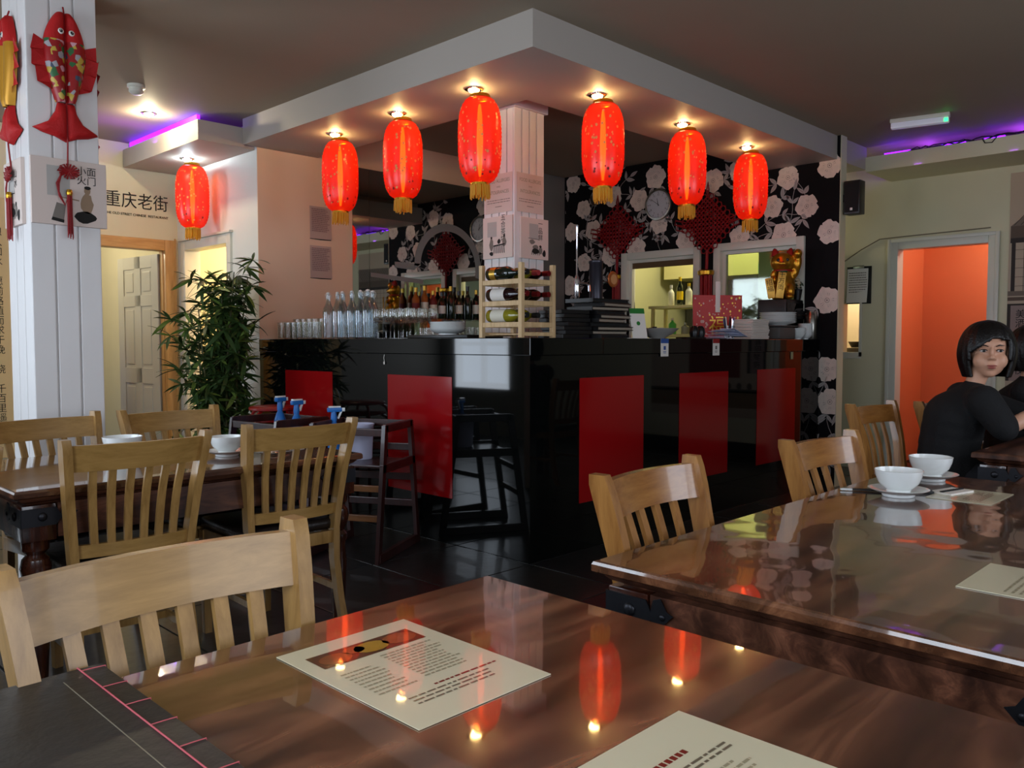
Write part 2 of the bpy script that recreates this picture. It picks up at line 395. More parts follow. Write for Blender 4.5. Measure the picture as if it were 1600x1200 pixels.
# wall x=0 beyond the counter with the white doorway
wall_x('wall_stair', 0, .1, 2.86, 4.27, ZC, [(3.33, 4.10, 0, 2.0)], m_wall_w)
struct('wall_stair_side', B().bx(.1, .6, 4.27, 4.37, 0, 2.35), mat('yellow_cream_paint', (232, 222, 180), .6))
d2 = thing('door_2', None, None); d2['kind'] = 'structure'
b = B(); b.bx(-.02, .12, 3.27, 3.338, 0, 2.07, bev=.005); b.bx(-.02, .12, 4.092, 4.18, 0, 2.07, bev=.005); b.build('jamb', m_trim, d2)
b = B(); b.bx(-.019, .119, 3.338, 4.092, 1.992, 2.069, bev=.005); b.bx(-.035, 0, 3.25, 4.2, 2.07, 2.09, bev=.004); b.build('head', m_trim, d2)
b = B(); b.bx(2.3, 2.4, 2.96, 4.8, 0, 2.8); b.bx(.6, 2.4, 4.7, 4.8, 0, 2.8); struct('wall_stair_room', b, mat('yellow_cream_paint', (232, 222, 180), .6))
struct('ceiling_stair_room', B().bx(.1, 2.4, 2.96, 4.8, 2.35, 2.4), mat('warm_ceiling', (240, 226, 180), .7))

# mirror wall
wall_y('wall_bar', 2.86, .1, .1, WX, ZI, [], m_peach)
struct('trim_10', B().bx(.001, 1.0, 2.854, 2.859, 0, ZS - .002), m_peach)
struct('trim_4', B().bx(2.62, WX - .002, 2.80, 2.858, 0, ZI - .002), mat('grey_panel', (120, 116, 112), .5))

# floral wall
FH = [(.14, .99, 1.14, 2.08), (1.14, 2.03, 1.14, 2.07)]
m_flbase = mat('black_wallpaper', (15, 13, 15), .8, spec=.2)
wf = wall_x('wall_floral', WX, .1, -.15, 2.86, ZI, FH, m_flbase)
m_petal = mat('pearl_petal', (226, 208, 194), .6, noise=.18, nscale=25)
m_petal2 = mat('pearl_petal_line', (130, 112, 104), .5)
m_stem = mat('silver_stem', (168, 160, 156), .6)
pb = B(); xw = WX - .0012
def P(y, z, d=0): return (xw - d, y, z)
def flower(y, z, r, q):
    n = 5; a0 = q.uniform(0, 6.28)
    for k in range(n):
        a = a0 + 2 * math.pi * k / n; cy, cz = y + math.cos(a) * r * .5, z + math.sin(a) * r * .5
        pts = []
        for i in range(14):
            t = 2 * math.pi * i / 14; rr = r * .52 * (1 + .10 * math.sin(5 * t + k) + .05 * q.uniform(-1, 1))
            u, v = math.cos(t) * rr * 1.05, math.sin(t) * rr * 1.12
            pts.append(P(cy + u * math.cos(a) - v * math.sin(a), cz + u * math.sin(a) + v * math.cos(a), .0002 * k))
        pb.poly(pts, 0)
    for k in range(n):
        a = a0 + 2 * math.pi * (k + .5) / n
        for o in (-.15, .15):
            p = [P(y + math.cos(a + o) * s_ * r, z + math.sin(a + o) * s_ * r, .0014) for s_ in (.3, .55, .75)]
            pb.poly([p[0], p[1], (p[1][0], p[1][1] + .003, p[1][2] + .003)], 1)
    for rr, mi, dd in ((.19, 1, .0016), (.16, 0, .0018), (.06, 1, .002)):
        pb.poly([P(y + math.cos(t * .52) * r * rr, z + math.sin(t * .52) * r * rr, dd) for t in range(12)], mi)
def stroke(pts, w, mi=2, d=0):
    for i in range(len(pts) - 1):
        (a, b_), (c, e) = pts[i], pts[i + 1]; l = math.hypot(c - a, e - b_) or 1; nx, nz = -(e - b_) / l * w, (c - a) / l * w
        pb.poly([P(a - nx, b_ - nz, d), P(c - nx, e - nz, d), P(c + nx, e + nz, d), P(a + nx, b_ + nz, d)], mi)
def leafp(y, z, a, l, w):
    pts = []
    for i in range(7):
        t = i / 6; pts.append((t * l, w * math.sin(math.pi * t ** .8)))
    full = pts + [(x, -v) for x, v in reversed(pts[1:-1])]
    pb.poly([P(y + x * math.cos(a) - v * math.sin(a), z + x * math.sin(a) + v * math.cos(a), .0001) for x, v in full], 2)
    stroke([(y + x * math.cos(a), z + x * math.sin(a)) for x, _ in pts[1:-1]], .0014, 1, .0003)
def vine(y, z, a, q, n=12, step=.055, curl=.22):
    pts = [(y, z)]; c = curl * q.choice((-1, 1))
    for i in range(n):
        a += c * q.uniform(.4, 1.2)
        if i % 5 == 4: c = -c
        y += math.cos(a) * step; z += math.sin(a) * step; pts.append((y, z))
        if i % 3 == 1:
            for sgn in (-1, 1):
                leafp(y, z, a + sgn * q.uniform(.6, 1.0), q.uniform(.07, .11), q.uniform(.014, .02))
    stroke(pts, .0022); leafp(y, z, a, .1, .018)
q = random.Random(3)
FL = [(.30, 2.59), (.13, 2.33), (-.07, 2.10), (-.06, 2.64), (-.06, 1.54), (.44, 2.36), (.75, 2.13), (.33, 2.11), (1.02, 2.66), (1.65, 2.78), (1.84, 2.58), (2.54, 2.57), (2.70, 2.35), (2.53, 2.02), (2.16, 2.66),
      (2.41, 2.34), (2.19, 2.07), (2.72, 1.79), (2.68, 2.85), (1.60, 2.33), (1.87, 2.11), (2.36, 1.60), (-.07, .97), (-.10, .70), (0, .25), (.75, 2.72), (1.3, 2.15), (2.6, 1.3), (2.4, .9), (1.5, .8), (.8, .6)]
for y, z in FL:
    flower(y, z, q.uniform(.092, .112), q)
for y, z in FL:
    for k in range(2): vine(y, z, q.uniform(0, 6.28), q, n=q.randint(7, 12))
me = pb.build('floral_print', [m_petal, m_petal2, m_stem], smooth=False, mesh_only=True, recalc=False)
bm = bmesh.new(); bm.from_mesh(me)
for ax, v in ((1, -.148), (1, 2.79), (2, 0.005), (2, ZI - .005)):
    no = Vector((0, 0, 0)); no[ax] = 1; co = Vector((0, 0, 0)); co[ax] = v
    bmesh.ops.bisect_plane(bm, geom=bm.verts[:] + bm.edges[:] + bm.faces[:], plane_co=co, plane_no=no, clear_inner=v < 1, clear_outer=v > 1)
for y0, y1, z0, z1 in FH:
    y0 -= .005; y1 += .005; z1 += .005
    for ax, v in ((1, y0), (1, y1), (2, z0), (2, z1)):
        no = Vector((0, 0, 0)); no[ax] = 1; co = Vector((0, 0, 0)); co[ax] = v
        bmesh.ops.bisect_plane(bm, geom=bm.verts[:] + bm.edges[:] + bm.faces[:], plane_co=co, plane_no=no)
    dl = [f for f in bm.faces if y0 < f.calc_center_median().y < y1 and z0 < f.calc_center_median().z < z1]
    bmesh.ops.delete(bm, geom=dl, context='FACES')
bm.to_mesh(me); bm.free(); link('floral_print', me, wf)
struct('trim_11', B().bx(WX - .004, WX + .104, -.156, -.15, 0, ZC), m_wall)
# window frames in the floral wall
for i, (y0, y1, z0, z1) in enumerate(FH):
    wdw = thing('window_%d' % (i + 3), None, None); wdw['kind'] = 'structure'
    b = B(); f = .065
    b.bx(WX - .03, WX + .12, y0 - .004, y0 + f, z0, z1 + .004, bev=.004); b.bx(WX - .03, WX + .12, y1 - f, y1 + .004, z0, z1 + .004, bev=.004)
    b.bx(WX - .029, WX + .119, y0 + f, y1 - f, z1 - f, z1 + .003, bev=.004); b.bx(WX - .03, WX + .12, y0 + f, y1 - f, z0, z0 + .05, bev=.004)
    b.build('architrave', m_trim, wdw)
    b = B(); g = f + .03
    b.bx(WX + .02, WX + .06, y0 + f, y0 + g, z0 + .05, z1 - f); b.bx(WX + .02, WX + .06, y1 - g, y1 - f, z0 + .05, z1 - f); b.bx(WX + .02, WX + .06, y0 + g, y1 - g, z1 - g, z1 - f)
    b.build('stop_bead', m_trim, wdw, smooth=False)
    if i == 0:
        B().bx(WX + .04, WX + .046, y0 + f, y1 - f, z0 + .05, z1 - f).build('pane', glass('window_glass', (222, 232, 212), .03, .10), wdw, smooth=False)
    else:
        B().bx(WX + .03, WX + .05, y0 + g, y1 - g, z1 - .15, z1 - g).build('roller_blind', mat('brown_blind', (96, 74, 46), .7), wdw)
# kitchen behind
m_kit = mat('kitchen_wall', (206, 204, 160), .6)
b = B(); b.bx(6.0, 6.1, .12, 2.96, 0, ZI); b.bx(WX + .1, 6.1, 2.86, 2.96, 0, ZI); b.bx(4.82, 6.1, 1.02, 1.08, 0, ZI); struct('wall_kitchen', b, m_kit)
# door wall
DX = 4.70
wall_x('wall_east', DX, .1, -4.8, 1.08, ZC, [(-.945, -.19, 0, 2.045), (.14, .30, 1.10, 1.56)], m_wall)
d3 = thing('door_3', None, None); d3['kind'] = 'structure'
b = B()
for y0, y1 in ((-.198, -.12), (-1.015, -.937)): b.bx(DX - .022, DX + .12, y0, y1, 0, 2.12, bev=.006)
for y0, y1 in ((-.14, -.11), (-1.025, -.995)): b.bx(DX - .034, DX, y0, y1, 0, 2.13, bev=.004)
b.build('jamb', m_trim, d3)
b = B(); b.bx(DX - .021, DX + .119, -.937, -.198, 2.037, 2.119, bev=.006); b.bx(DX - .034, DX, -.995, -.14, 2.10, 2.13, bev=.004); b.build('head', m_trim, d3)
m_or = mat('orange_paint', (214, 112, 70), .55, noise=.05, nscale=2)
b = B(); b.bx(5.9, 6.0, -2.2, .0, 0, 2.8); b.bx(DX + .1, 6.0, -.02, .03, 0, 2.8); b.bx(DX + .1, 6.0, -2.25, -2.2, 0, 2.8); struct('wall_orange_room', b, m_or)
struct('ceiling_orange_room', B().bx(DX + .1, 6.0, -2.25, .03, 2.75, 2.8), m_wall_w)
struct('wall_pass_room', B().bx(5.7, 5.8, .03, 1.02, 0, 2.8), mat('bright_tile', (240, 236, 210), .4))
struct('trim_5', B().bx(DX - .02, DX, -4.8, -1.03, 0, .14), m_blkm)
b = B(); b.bx(DX - .02, DX - .001, .12, .14, 1.06, 1.6); b.bx(DX - .02, DX - .001, .30, .33, 1.06, 1.6); b.bx(DX - .02, DX - .001, .12, .33, 1.04, 1.1); struct('trim_6', b, m_trim)
# thin cable running across the door wall
b = B(); b.tube([(DX - .008, .30, 1.96), (DX - .008, .14, 2.06), (DX - .008, -.03, 2.145), (DX - .008, -.2, 2.15), (DX - .008, -.95, 2.165)], .005, 6)
tag(b.build('cable', mat('painted_cable', (120, 108, 90), .6)), 'thin painted cable running over the door frame of the orange room', 'cable')

# ------------------------------------------------------------------ pillars
def pillar(name, x0, x1, y0, y1, z1, n):
    p = struct(name, B().bx(x0 + .012, x1 - .012, y0 + .012, y1 - .012, 0, z1), m_bead)
    g = .004
    for k in range(n):
        wx = (x1 - x0) / n; wy = (y1 - y0) / n
        for yy in (y0, y1 - .012): B().bx(x0 + k * wx + g * (k > 0), x0 + (k + 1) * wx - g * (k < n - 1), yy, yy + .012, 0, z1, bev=.004).build('plank', m_bead, p, smooth=False)
        for xx in (x0, x1 - .012): B().bx(xx, xx + .012, y0 + k * wy + (g if k else .012), y0 + (k + 1) * wy - (g if k < n - 1 else .012), 0, z1, bev=.004).build('plank', m_bead, p, smooth=False)
    return p
PX0, PX1, PYF, PYB = -2.01, -1.70, 1.30, 1.66
pillar('trim_7', PX0, PX1, PYF, PYB, ZC, 3)
pillar('trim_8', .62, .90, .72, 1.0, ZI, 4)
b = B(); b.bx(.60, .92, .70, 1.02, ZI - .24, ZI - .002, bev=.004); struct('trim_9', b, m_bead)

# ------------------------------------------------------------------ bar counter
ct = thing('bar_counter', 'L-shaped black gloss bar counter with red panels', 'counter')
b = B(); b.bx(0, .58, 0, 2.855, 0, 1.12); b.bx(.58, WX - .003, 0, .58, 0, 1.12); b.build('body', m_black, ct, smooth=False)
b = B(); b.bx(-.006, .62, -.006, 2.856, 1.122, CT, bev=.003); b.build('worktop', m_black, ct, smooth=False)
b = B(); b.bx(.62, WX - .003, -.006, .62, 1.122, CT, bev=.003); b.build('worktop', m_black, ct, smooth=False)
for y0, y1 in ((.625, 1.24), (1.865, 2.48)): B().bx(-.003, .01, y0, y1, .272, .99, bev=.001).build('panel', m_red, ct, smooth=False)
for x0, x1 in ((.41, 1.03), (1.43, 2.05), (2.47, 3.09)): B().bx(x0, x1, -.003, .01, .272, .99, bev=.001).build('panel', m_red, ct, smooth=False)

# ------------------------------------------------------------------ chairs (local: sitter faces -y)
def make_chair(name, label, n_slat, mw, mr, flare=.205):
    t = thing(name, label, 'chair')
    prof = [(.272, 0, .034), (.225, .16, .036), (.20, .32, .040), (.195, .45, .044), (.205, .56, .047), (.228, .70, .050), (.258, .82, .054), (.272, .87, .052), (.277, .895, .040)]
    def px(z): return .178 + (flare - .178) * max(0, (z - .4) / .5) ** 1.2 + .012 * max(0, (.3 - z) / .3)
    for s in (-1, 1):
        secs = []
        for y, z, d in prof:
            x = s * px(z); w = .0135
            secs.append([(x - w, y - d / 2, z), (x + w, y - d / 2, z), (x + w, y + d / 2, z), (x - w, y + d / 2, z)])
        B().sweep(secs).build('leg', mw, t, angle=50)
        x = s * .19
        B().sweep([[(x + a * w, -.19 + c * w, z) for a, c in ((-1, -1), (1, -1), (1, 1), (-1, 1))] for z, w in ((0, .014), (.2, .017), (.43, .021))]).build('leg', mw, t)
    def yb(z):
        for (y0, z0, _), (y1, z1, _) in zip(prof, prof[1:]):
            if z0 <= z <= z1: return y0 + (y1 - y0) * (z - z0) / (z1 - z0)
        return prof[-1][0]
    def rail(z0, z1, bow, th, arch, hw, m, nm):
        secs = []; N = 12
        for i in range(N + 1):
            u = -1 + 2 * i / N; x0 = u * hw(z0); x1 = u * hw(z1); k = 1 - u * u
            za, zb = z0 + arch * k * .5, z1 + arch * k
            ya, y2 = yb(z0) + bow * k, yb(z1) + bow * k
            secs.append([(x0, ya - th / 2, za), (x0, ya + th / 2, za), (x1, y2 + th / 2, zb), (x1, y2 - th / 2, zb)])
        B().sweep(secs).build(nm, m, t, angle=40)
    rail(.79, .875, .034, .020, .0, lambda z: px(z) - .013, mr, 'top_rail')
    rail(.505, .548, .022, .020, 0, lambda z: px(z) - .013, mr, 'bottom_rail')
    for k in range(n_slat):
        u = -1 + 2 * (k + 1) / (n_slat + 1); u *= .98 if n_slat > 4 else .93
        secs = []; w = .012 if n_slat > 4 else .0125
        for i in range(7):
            z = .54 + i * (.80 - .54) / 6; f = i / 6
            kk = 1 - u * u; x = u * (px(z) - .01); y = yb(z) + (.022 + .012 * f) * kk - .006 * math.sin(math.pi * f)
            secs.append([(x - w, y - .006, z), (x + w, y - .006, z), (x + w, y + .006, z), (x - w, y + .006, z)])
        B().sweep(secs).build('slat', mw, t, angle=50)
    b = B(); b.bx(-.175, .175, -.205, -.185, .385, .435, bev=.003); b.bx(-.175, .175, .185, .205, .385, .435, bev=.003)
    b.bx(-.205, -.18, -.18, .18, .385, .435, bev=.003); b.bx(.18, .205, -.18, .18, .385, .435, bev=.003); b.build('seat_frame', mw, t)
    b = B(); b.bx(-.205, .205, -.22, .19, .436, .482, bev=.02); b.build('seat', m_leather, t, angle=60)
    for xs in (-.1825, .1825): B().bx(xs - .0075, xs + .0075, -.18, .2, .19, .215).build('stretcher', mw, t)
    b = B(); b.bx(-.18, .18, -.01, .008, .19, .215); b.build('stretcher', mw, t)
    return t
GL = 'oak slat-back chairs round the left table'; GR = 'amber slat-back chairs on the far side of the right tables'
chair = make_chair('dining_chair', 'light oak chair with its back to us at the left table, left of its twin', 6, m_chairw, m_rail, .222)
def place(src, cx, ytop, rz, label, group, first=False, yt=.277):
    """put the chair so that the middle of its top rail stands at (cx, ytop)"""
    a = rz; ox, oy = cx + yt * math.sin(a), ytop - yt * math.cos(a)
    if first: src.location = (ox, oy, 0); src.rotation_euler = (0, 0, a); src['group'] = group; return src
    return copy_tree(src, (ox, oy, 0), a, label, group)
PI = math.pi
place(chair, -2.165, -.30, PI - R(2), '', GL, True)
place(chair, -1.535, -.25, PI - R(3), 'light oak slat-back chair with its back to us, nearest the spray bottles', GL)
place(chair, -2.14, .76, R(9), 'light oak slat-back chair facing us behind the left table, in front of the white pillar', GL)
place(chair, -1.61, .76, R(4), 'light oak chair facing us behind the left table, before the pine door frame', GL)
place(chair, -2.715, -1.79, R(1), 'large light oak chair in the near left foreground behind the stitched menu book', None)
place(chair, -2.80, -.33, PI - R(2), 'light oak chair at the far left edge of the picture, only a leg showing', None)
chr_ = make_chair('dining_chair', 'amber varnished chair with four slats at the near corner of the right table', 4, m_chairr, m_railr, .215)
place(chr_, -1.55, -1.855, R(4), '', GR, True)
place(chr_, -.62, -1.87, R(-3), 'amber varnished four-slat chair tucked in midway along the right table, left of the bowls', GR)
place(chr_, .99, -1.41, R(-5), 'amber varnished four-slat chair standing before the orange doorway', GR)
place(chr_, 1.425, -1.56, R(0), 'amber varnished chair mostly hidden behind the woman in black', GR)
place(chr_, 2.15, -1.52, R(0), 'amber varnished chair of the second diner at the right edge', GR)

# ------------------------------------------------------------------ tables
ZT = .735
def make_table(x0, x1, y0, y1, label, mtop, brackets=True):
    cx, cy = (x0 + x1) / 2, (y0 + y1) / 2; hx, hy = (x1 - x0) / 2, (y1 - y0) / 2
    t = thing('dining_table', label, 'table', (cx, cy, 0))
    def ring(prof, nm, m, capt=False):
        vs = []; fs = []
        for o, z in prof: vs += [(-hx + o, -hy + o, z), (hx - o, -hy + o, z), (hx - o, hy - o, z), (-hx + o, hy - o, z)]
        for i in range(len(prof) - 1):
            for j in range(4): fs.append((i * 4 + j, i * 4 + (j + 1) % 4, i * 4 + 4 + (j + 1) % 4, i * 4 + 4 + j))
        if capt: fs += [(3, 2, 1, 0), tuple(range(len(vs) - 4, len(vs)))]
        B().add(vs, fs).build(nm, m, t, smooth=False)
    ring([(.006, ZT - .026), (0, ZT - .022), (0, ZT - .008), (.003, ZT - .002), (.008, ZT)], 'tabletop', mtop, True)
    ring([(.05, ZT - .052), (.046, ZT - .046), (.040, ZT - .046), (.028, ZT - .040), (.020, ZT - .032), (.016, ZT - .026)], 'edge_moulding', m_tabled, True)
    a = .040
    for sx in (-1, 1): B().bx(sx * (hx - a) - .012, sx * (hx - a) + .012, -hy + a + .09, hy - a - .09, .575, ZT - .052).build('apron', m_tabled, t, smooth=False)
    for sy in (-1, 1): B().bx(-hx + a + .09, hx - a - .09, sy * (hy - a) - .012, sy * (hy - a) + .012, .575, ZT - .052).build('apron', m_tabled, t, smooth=False)
    for sx in (-1, 1):
        for sy in (-1, 1):
            c = (sx * (hx - .0755), sy * (hy - .0755), 0)
            b = B(); b.box((c[0], c[1], .625), (.10, .10, .116), bev=.004)
            b.lathe([(.028, 0), (.036, .01), (.030, .03), (.024, .06), (.030, .16), (.036, .28), (.030, .36), (.038, .385), (.038, .40), (.026, .415), (.040, .445), (.046, .475), (.040, .505), (.026, .52), (.040, .535), (.042, .56), (.045, .568)], 20, c)
            lg = b.build('leg', m_leg, t, angle=30)
            if brackets:
                e = .0525
                for ax in (0, 1):
                    bb = B(); M = Matrix.Identity(3)
                    if ax == 0:   # strap on the face x = const, wrapping the corner
                        X = c[0] + sx * .052; d = -sy
                        pts = [(X, c[1] + sy * .052), (X, c[1] + d * .045)]
                        out = [(0, .06), (.10, .06), (.112, .045), (.118, .062), (.135, .066), (.15, .05), (.165, .046), (.15, .036), (.135, .026), (.118, .03), (.112, .035), (.10, .022), (0, .022)]
                        P2 = [(X, c[1] + sy * .052 + d * u, .612 + (v - .022) * 1.5 + .004) for u, v in out]
                        bb.prism(P2, (sx * .003, 0, 0)); k = bb.build('bracket', m_iron, t, smooth=False)
                        r = B(); r.sphere((X + sx * .004, c[1] + sy * .052 + d * .06, .645), (.007, .014, .014), 12, 8); r.build('stud', m_iron, k); r = B(); r.sphere((X + sx * .003, c[1] + sy * .052 + d * .14, .645), (.004, .007, .007), 10, 6); r.build('stud', m_iron, k)
                    else:
                        Y = c[1] + sy * .052; d = -sx
                        P2 = [(c[0] + sx * .052 + d * u, Y, .612 + (v - .022) * 1.5 + .004) for u, v in ((0, .06), (.10, .06), (.112, .045), (.118, .062), (.135, .066), (.15, .05), (.165, .046), (.15, .036), (.135, .026), (.118, .03), (.112, .035), (.10, .022), (0, .022))]
                        bb.prism(P2, (0, sy * .003, 0)); k = bb.build('bracket', m_iron, t, smooth=False)
                        r = B(); r.sphere((c[0] + sx * .052 + d * .06, Y + sy * .004, .645), (.014, .007, .014), 12, 8); r.build('stud', m_iron, k)
    return t
make_table(-3.95, -2.11, -2.82, -1.865, 'near dark rosewood table in the foreground carrying two menus and the stitched book', m_table)
make_table(-1.885, -.15, -2.90, -1.945, 'dark rosewood table on the right carrying two white bowls', m_tabler)
make_table(-2.50, -1.215, -.19, .66, 'dark rosewood table on the left with turned legs, between four oak chairs', m_table)
make_table(.59, 2.40, -2.95, -1.98, 'dark rosewood table at the right edge where the woman sits', m_tabled)
make_table(-3.95, -2.55, -.12, .72, 'dark rosewood table end at the far left edge of the picture', m_table)

# ------------------------------------------------------------------ lanterns
def lantern_mat():
    m = bpy.data.materials.new('lit_red_silk'); m.use_nodes = True; nt = m.node_tree; nt.nodes.clear(); L = nt.links
    o = nt.nodes.new('ShaderNodeOutputMaterial')
    d = nt.nodes.new('ShaderNodeBsdfDiffuse'); d.inputs[0].default_value = S((196, 34, 22))
    tl = nt.nodes.new('ShaderNodeBsdfTranslucent'); tl.inputs[0].default_value = S((214, 50, 26))
    tr = nt.nodes.new('ShaderNodeBsdfTransparent'); tr.inputs[0].default_value = S((255, 120, 60))
    g = nt.nodes.new('ShaderNodeBsdfGlossy'); g.inputs['Roughness'].default_value = .3
    em = nt.nodes.new('ShaderNodeEmission'); em.inputs[0].default_value = S((255, 34, 10)); em.inputs[1].default_value = .10
    a = nt.nodes.new('ShaderNodeMixShader'); a.inputs[0].default_value = .5; L.new(d.outputs[0], a.inputs[1]); L.new(tl.outputs[0], a.inputs[2])
    c = nt.nodes.new('ShaderNodeMixShader'); c.inputs[0].default_value = .28; L.new(a.outputs[0], c.inputs[1]); L.new(tr.outputs[0], c.inputs[2])
    e = nt.nodes.new('ShaderNodeMixShader'); e.inputs[0].default_value = .06; L.new(c.outputs[0], e.inputs[1]); L.new(g.outputs[0], e.inputs[2])
    s = nt.nodes.new('ShaderNodeAddShader'); L.new(e.outputs[0], s.inputs[0]); L.new(em.outputs[0], s.inputs[1]); L.new(s.outputs[0], o.inputs[0])
    return m
m_lan = lantern_mat()
m_tubeg = mat('lantern_streak_glow', (255, 170, 60), emit=(255, 150, 50), estr=9.0)
m_fringe = mat('gold_fringe', (196, 140, 30), .6, emit=(200, 120, 20), estr=.08)
m_goldprint = mat('gold_print', (226, 160, 90), .35, metal=.3)
m_darkprint = mat('dark_red_print', (120, 16, 10), .5)
def make_lantern(label, group=None):
    """origin on the ceiling where it hangs; body centre .30 below"""
    t = thing('red_lantern', label, 'lantern', group=group)
    prof = []; H = .25; N = 44
    for i in range(N + 1):
        u = -1 + 2 * i / N; z = -.30 + u * H
        r = .052 + (.128 - .052) * (max(0, 1 - abs(u) ** 3.4)) ** .60
        prof.append((r + .0016 * math.cos(i * math.pi), z))
    B().lathe(prof, 36, cap=False).build('shade', m_lan, t, angle=60)
    b = B(); b.lathe([(.006, -.51), (.014, -.45), (.02, -.30), (.014, -.15), (.006, -.09)], 10); b.build('streak_core', m_tubeg, t)  # glowing spindle added inside to draw the bright vertical streak on the silk
    B().lathe([(.052, -.062), (.062, -.06), (.063, -.045), (.056, -.035), (.05, -.036)], 24, cap=False).build('rim', m_gold, t); B().lathe([(.056, -.548), (.058, -.55), (.058, -.562), (.05, -.564)], 24, cap=False).build('rim', m_gold, t)
    b = B(); q = random.Random(5)
    for i in range(46):
        a = 2 * math.pi * i / 46; l = .075 + q.uniform(-.012, .01); rr = .052 + q.uniform(-.004, .004)
        b.cyl((rr * math.cos(a), rr * math.sin(a), -.56), (rr * math.cos(a) + q.uniform(-.004, .004), rr * math.sin(a) + q.uniform(-.004, .004), -.56 - l), .0045, .0035, 5)
    b.build('fringe', m_fringe, t)['kind'] = 'stuff'
    b = B(); b.tube([(-.02, 0, -.004), (-.008, .0, -.03), (0, 0, -.05)], .0022, 5); b.tube([(-.045, 0, -.055), (0, 0, -.042), (.045, 0, -.055)], .002, 5); b.build('hook', m_gold, t)
    b = B()
    for i in range(150):
        a = q.uniform(0, 6.28); u = q.uniform(-.86, .86); r = .052 + (.128 - .052) * (1 - abs(u) ** 3.4) ** .60 + .0026
        z = -.30 + u * H; s = q.choice((.006, .008, .010)); mi = 1 if u < -.5 and q.random() < .7 else 0
        n = Vector((math.cos(a), math.sin(a), 0)); tg = Vector((-math.sin(a), math.cos(a), 0)); c = n * r + Vector((0, 0, z))
        b.poly([c + tg * s * math.cos(k * 1.2566) * (1 if k % 2 else .8) + Vector((0, 0, 1)) * s * math.sin(k * 1.2566) for k in range(5)], mi)
    b.build('flower_print', [m_goldprint, m_darkprint], t, smooth=False)['kind'] = 'stuff'
    return t
def downlight(x, y, z, m, label, group=None, power=0, col=WARM):
    t = thing('downlight', label, 'light', (x, y, z), group=group)
    B().lathe([(.03, -.001), (.034, -.008), (.048, -.010), (.055, -.006), (.056, 0)], 28, cap=False).build('trim_ring', m_chrome, t)
    B().lathe([(.034, -.003), (.03, -.016), (.016, -.022), (.0, -.024)], 20).build('lamp', m, t)
    if power: point('downlight_lamp', (x, y, z - .034), power, col, .022)
LP = [(.19, 2.09), (.17, 1.345), (.16, .605), (.76, .16), (1.69, .165), (2.61, .19)]
LB = ['red lantern above the counter nearest the pink wall, first of the bar row', 'red lantern above the counter, second from the pink wall', 'largest red lantern, hanging left of the white bar column',
      'red lantern hanging just right of the white bar column', 'red lantern hanging beside the wall clock', 'last red lantern of the bar row, above the golden cat']
lan = make_lantern(LB[0])
for i, (x, y) in enumerate(LP):
    lx, ly = x + .035 * rt.x, y + .035 * rt.y
    if i == 0: o = lan; o.location = (lx, ly, ZS)
    else: o = copy_tree(lan, (lx, ly, ZS))
    o['label'] = LB[i]; o['group'] = 'red lanterns hung round the bar soffit'; o.rotation_euler = (0, 0, i * 1.1)
    downlight(x, y, ZS, m_warm, ['glowing downlight over the lantern nearest the pink wall', 'glowing downlight over the second lantern from the pink wall', 'glowing downlight over the lantern left of the bar column', 'glowing downlight over the lantern right of the bar column', 'glowing downlight over the lantern beside the clock', 'glowing downlight over the last lantern above the golden cat'][i], 'downlights in the bar soffit', 4.2)
o = copy_tree(lan, (-.20, 3.53, 2.66), 0.4, 'red lantern hanging alone on the left by the doorway under a cool white light'); del o['group']
downlight(-.235, 3.54, 2.66, m_cool, 'cool white downlight over the lone lantern on the left', power=9.0, col=(.72, .95, 1.0))
downlight(-.67, 3.2, ZC, m_warm, 'bright recessed ceiling light between the pillar and the bulkhead', power=16.0, col=(1, .86, .58))
# purple LED strips lying on the bulkheads
b = B(); b.bx(-.425, -.40, 2.95, 4.2, 2.80, 2.862); tag(b.build('led_strip', m_purple, smooth=False), 'purple glowing light strip on the left bulkhead', 'light strip')
area('led_glow', (-.38, 3.6, 2.78), (-.3, 0, 1), .08, 1.2, 2.0, (.35, .05, 1))
q = random.Random(11); y = -.25; ls = thing('led_strip', 'broken line of purple light along the right bulkhead', 'light strip', (4.18, 0, 2.7))
while y > -4.6:
    l = q.uniform(.1, .35); B().bx(-.01, .01, y - l, y, 0, .10 + q.uniform(.0, .02)).build('led_segment', m_purple, ls, smooth=False); y -= l + q.uniform(.02, .22)
for yy in (-.55, -1.25, -2.1): area('led_glow', (4.25, yy, 2.74), (-.5, 0, 1), .06, .35, .7, (.32, .05, 1))
b = B(); y = -.6; pts = []
for i in range(60): pts.append((4.145 + q.uniform(-.01, .02), -.45 - i * .045, 2.79 + q.uniform(-.004, .035)))
b.tube(pts, .006, 5); pts = [(p[0] + .02, p[1] - .02, 2.795 + q.uniform(0, .03)) for p in pts]; b.tube(pts, .005, 5)
b.tube([(4.095, -1.03, 2.79), (4.09, -1.05, 2.755), (4.09, -1.1, 2.75), (4.095, -1.13, 2.79)], .004, 6)
tag(b.build('garland', m_blkm), 'dark tangled cable garland lying along the top of the right bulkhead', 'garland')

# ------------------------------------------------------------------ sign, posters, pictures
text('重庆老街', .145, m_ink, None, frame((-.345, PY - .004, 2.385), (1, 0, 0), (0, 0, 1)), 'sign_characters', .001, sx=.92)
so = bpy.data.objects['sign_characters']; tag(so, 'black brush lettering of four Chinese characters above the pine doorway', 'sign')
so2 = text('THE OLD STREET CHINESE  RESTAURANT', .029, m_ink, None, frame((-.345, PY - .004, 2.275), (1, 0, 0), (0, 0, 1)), 'sign_line', .001, sx=.98)
tag(so2, 'small line of black English capitals under the brush characters on the rear wall', 'sign')
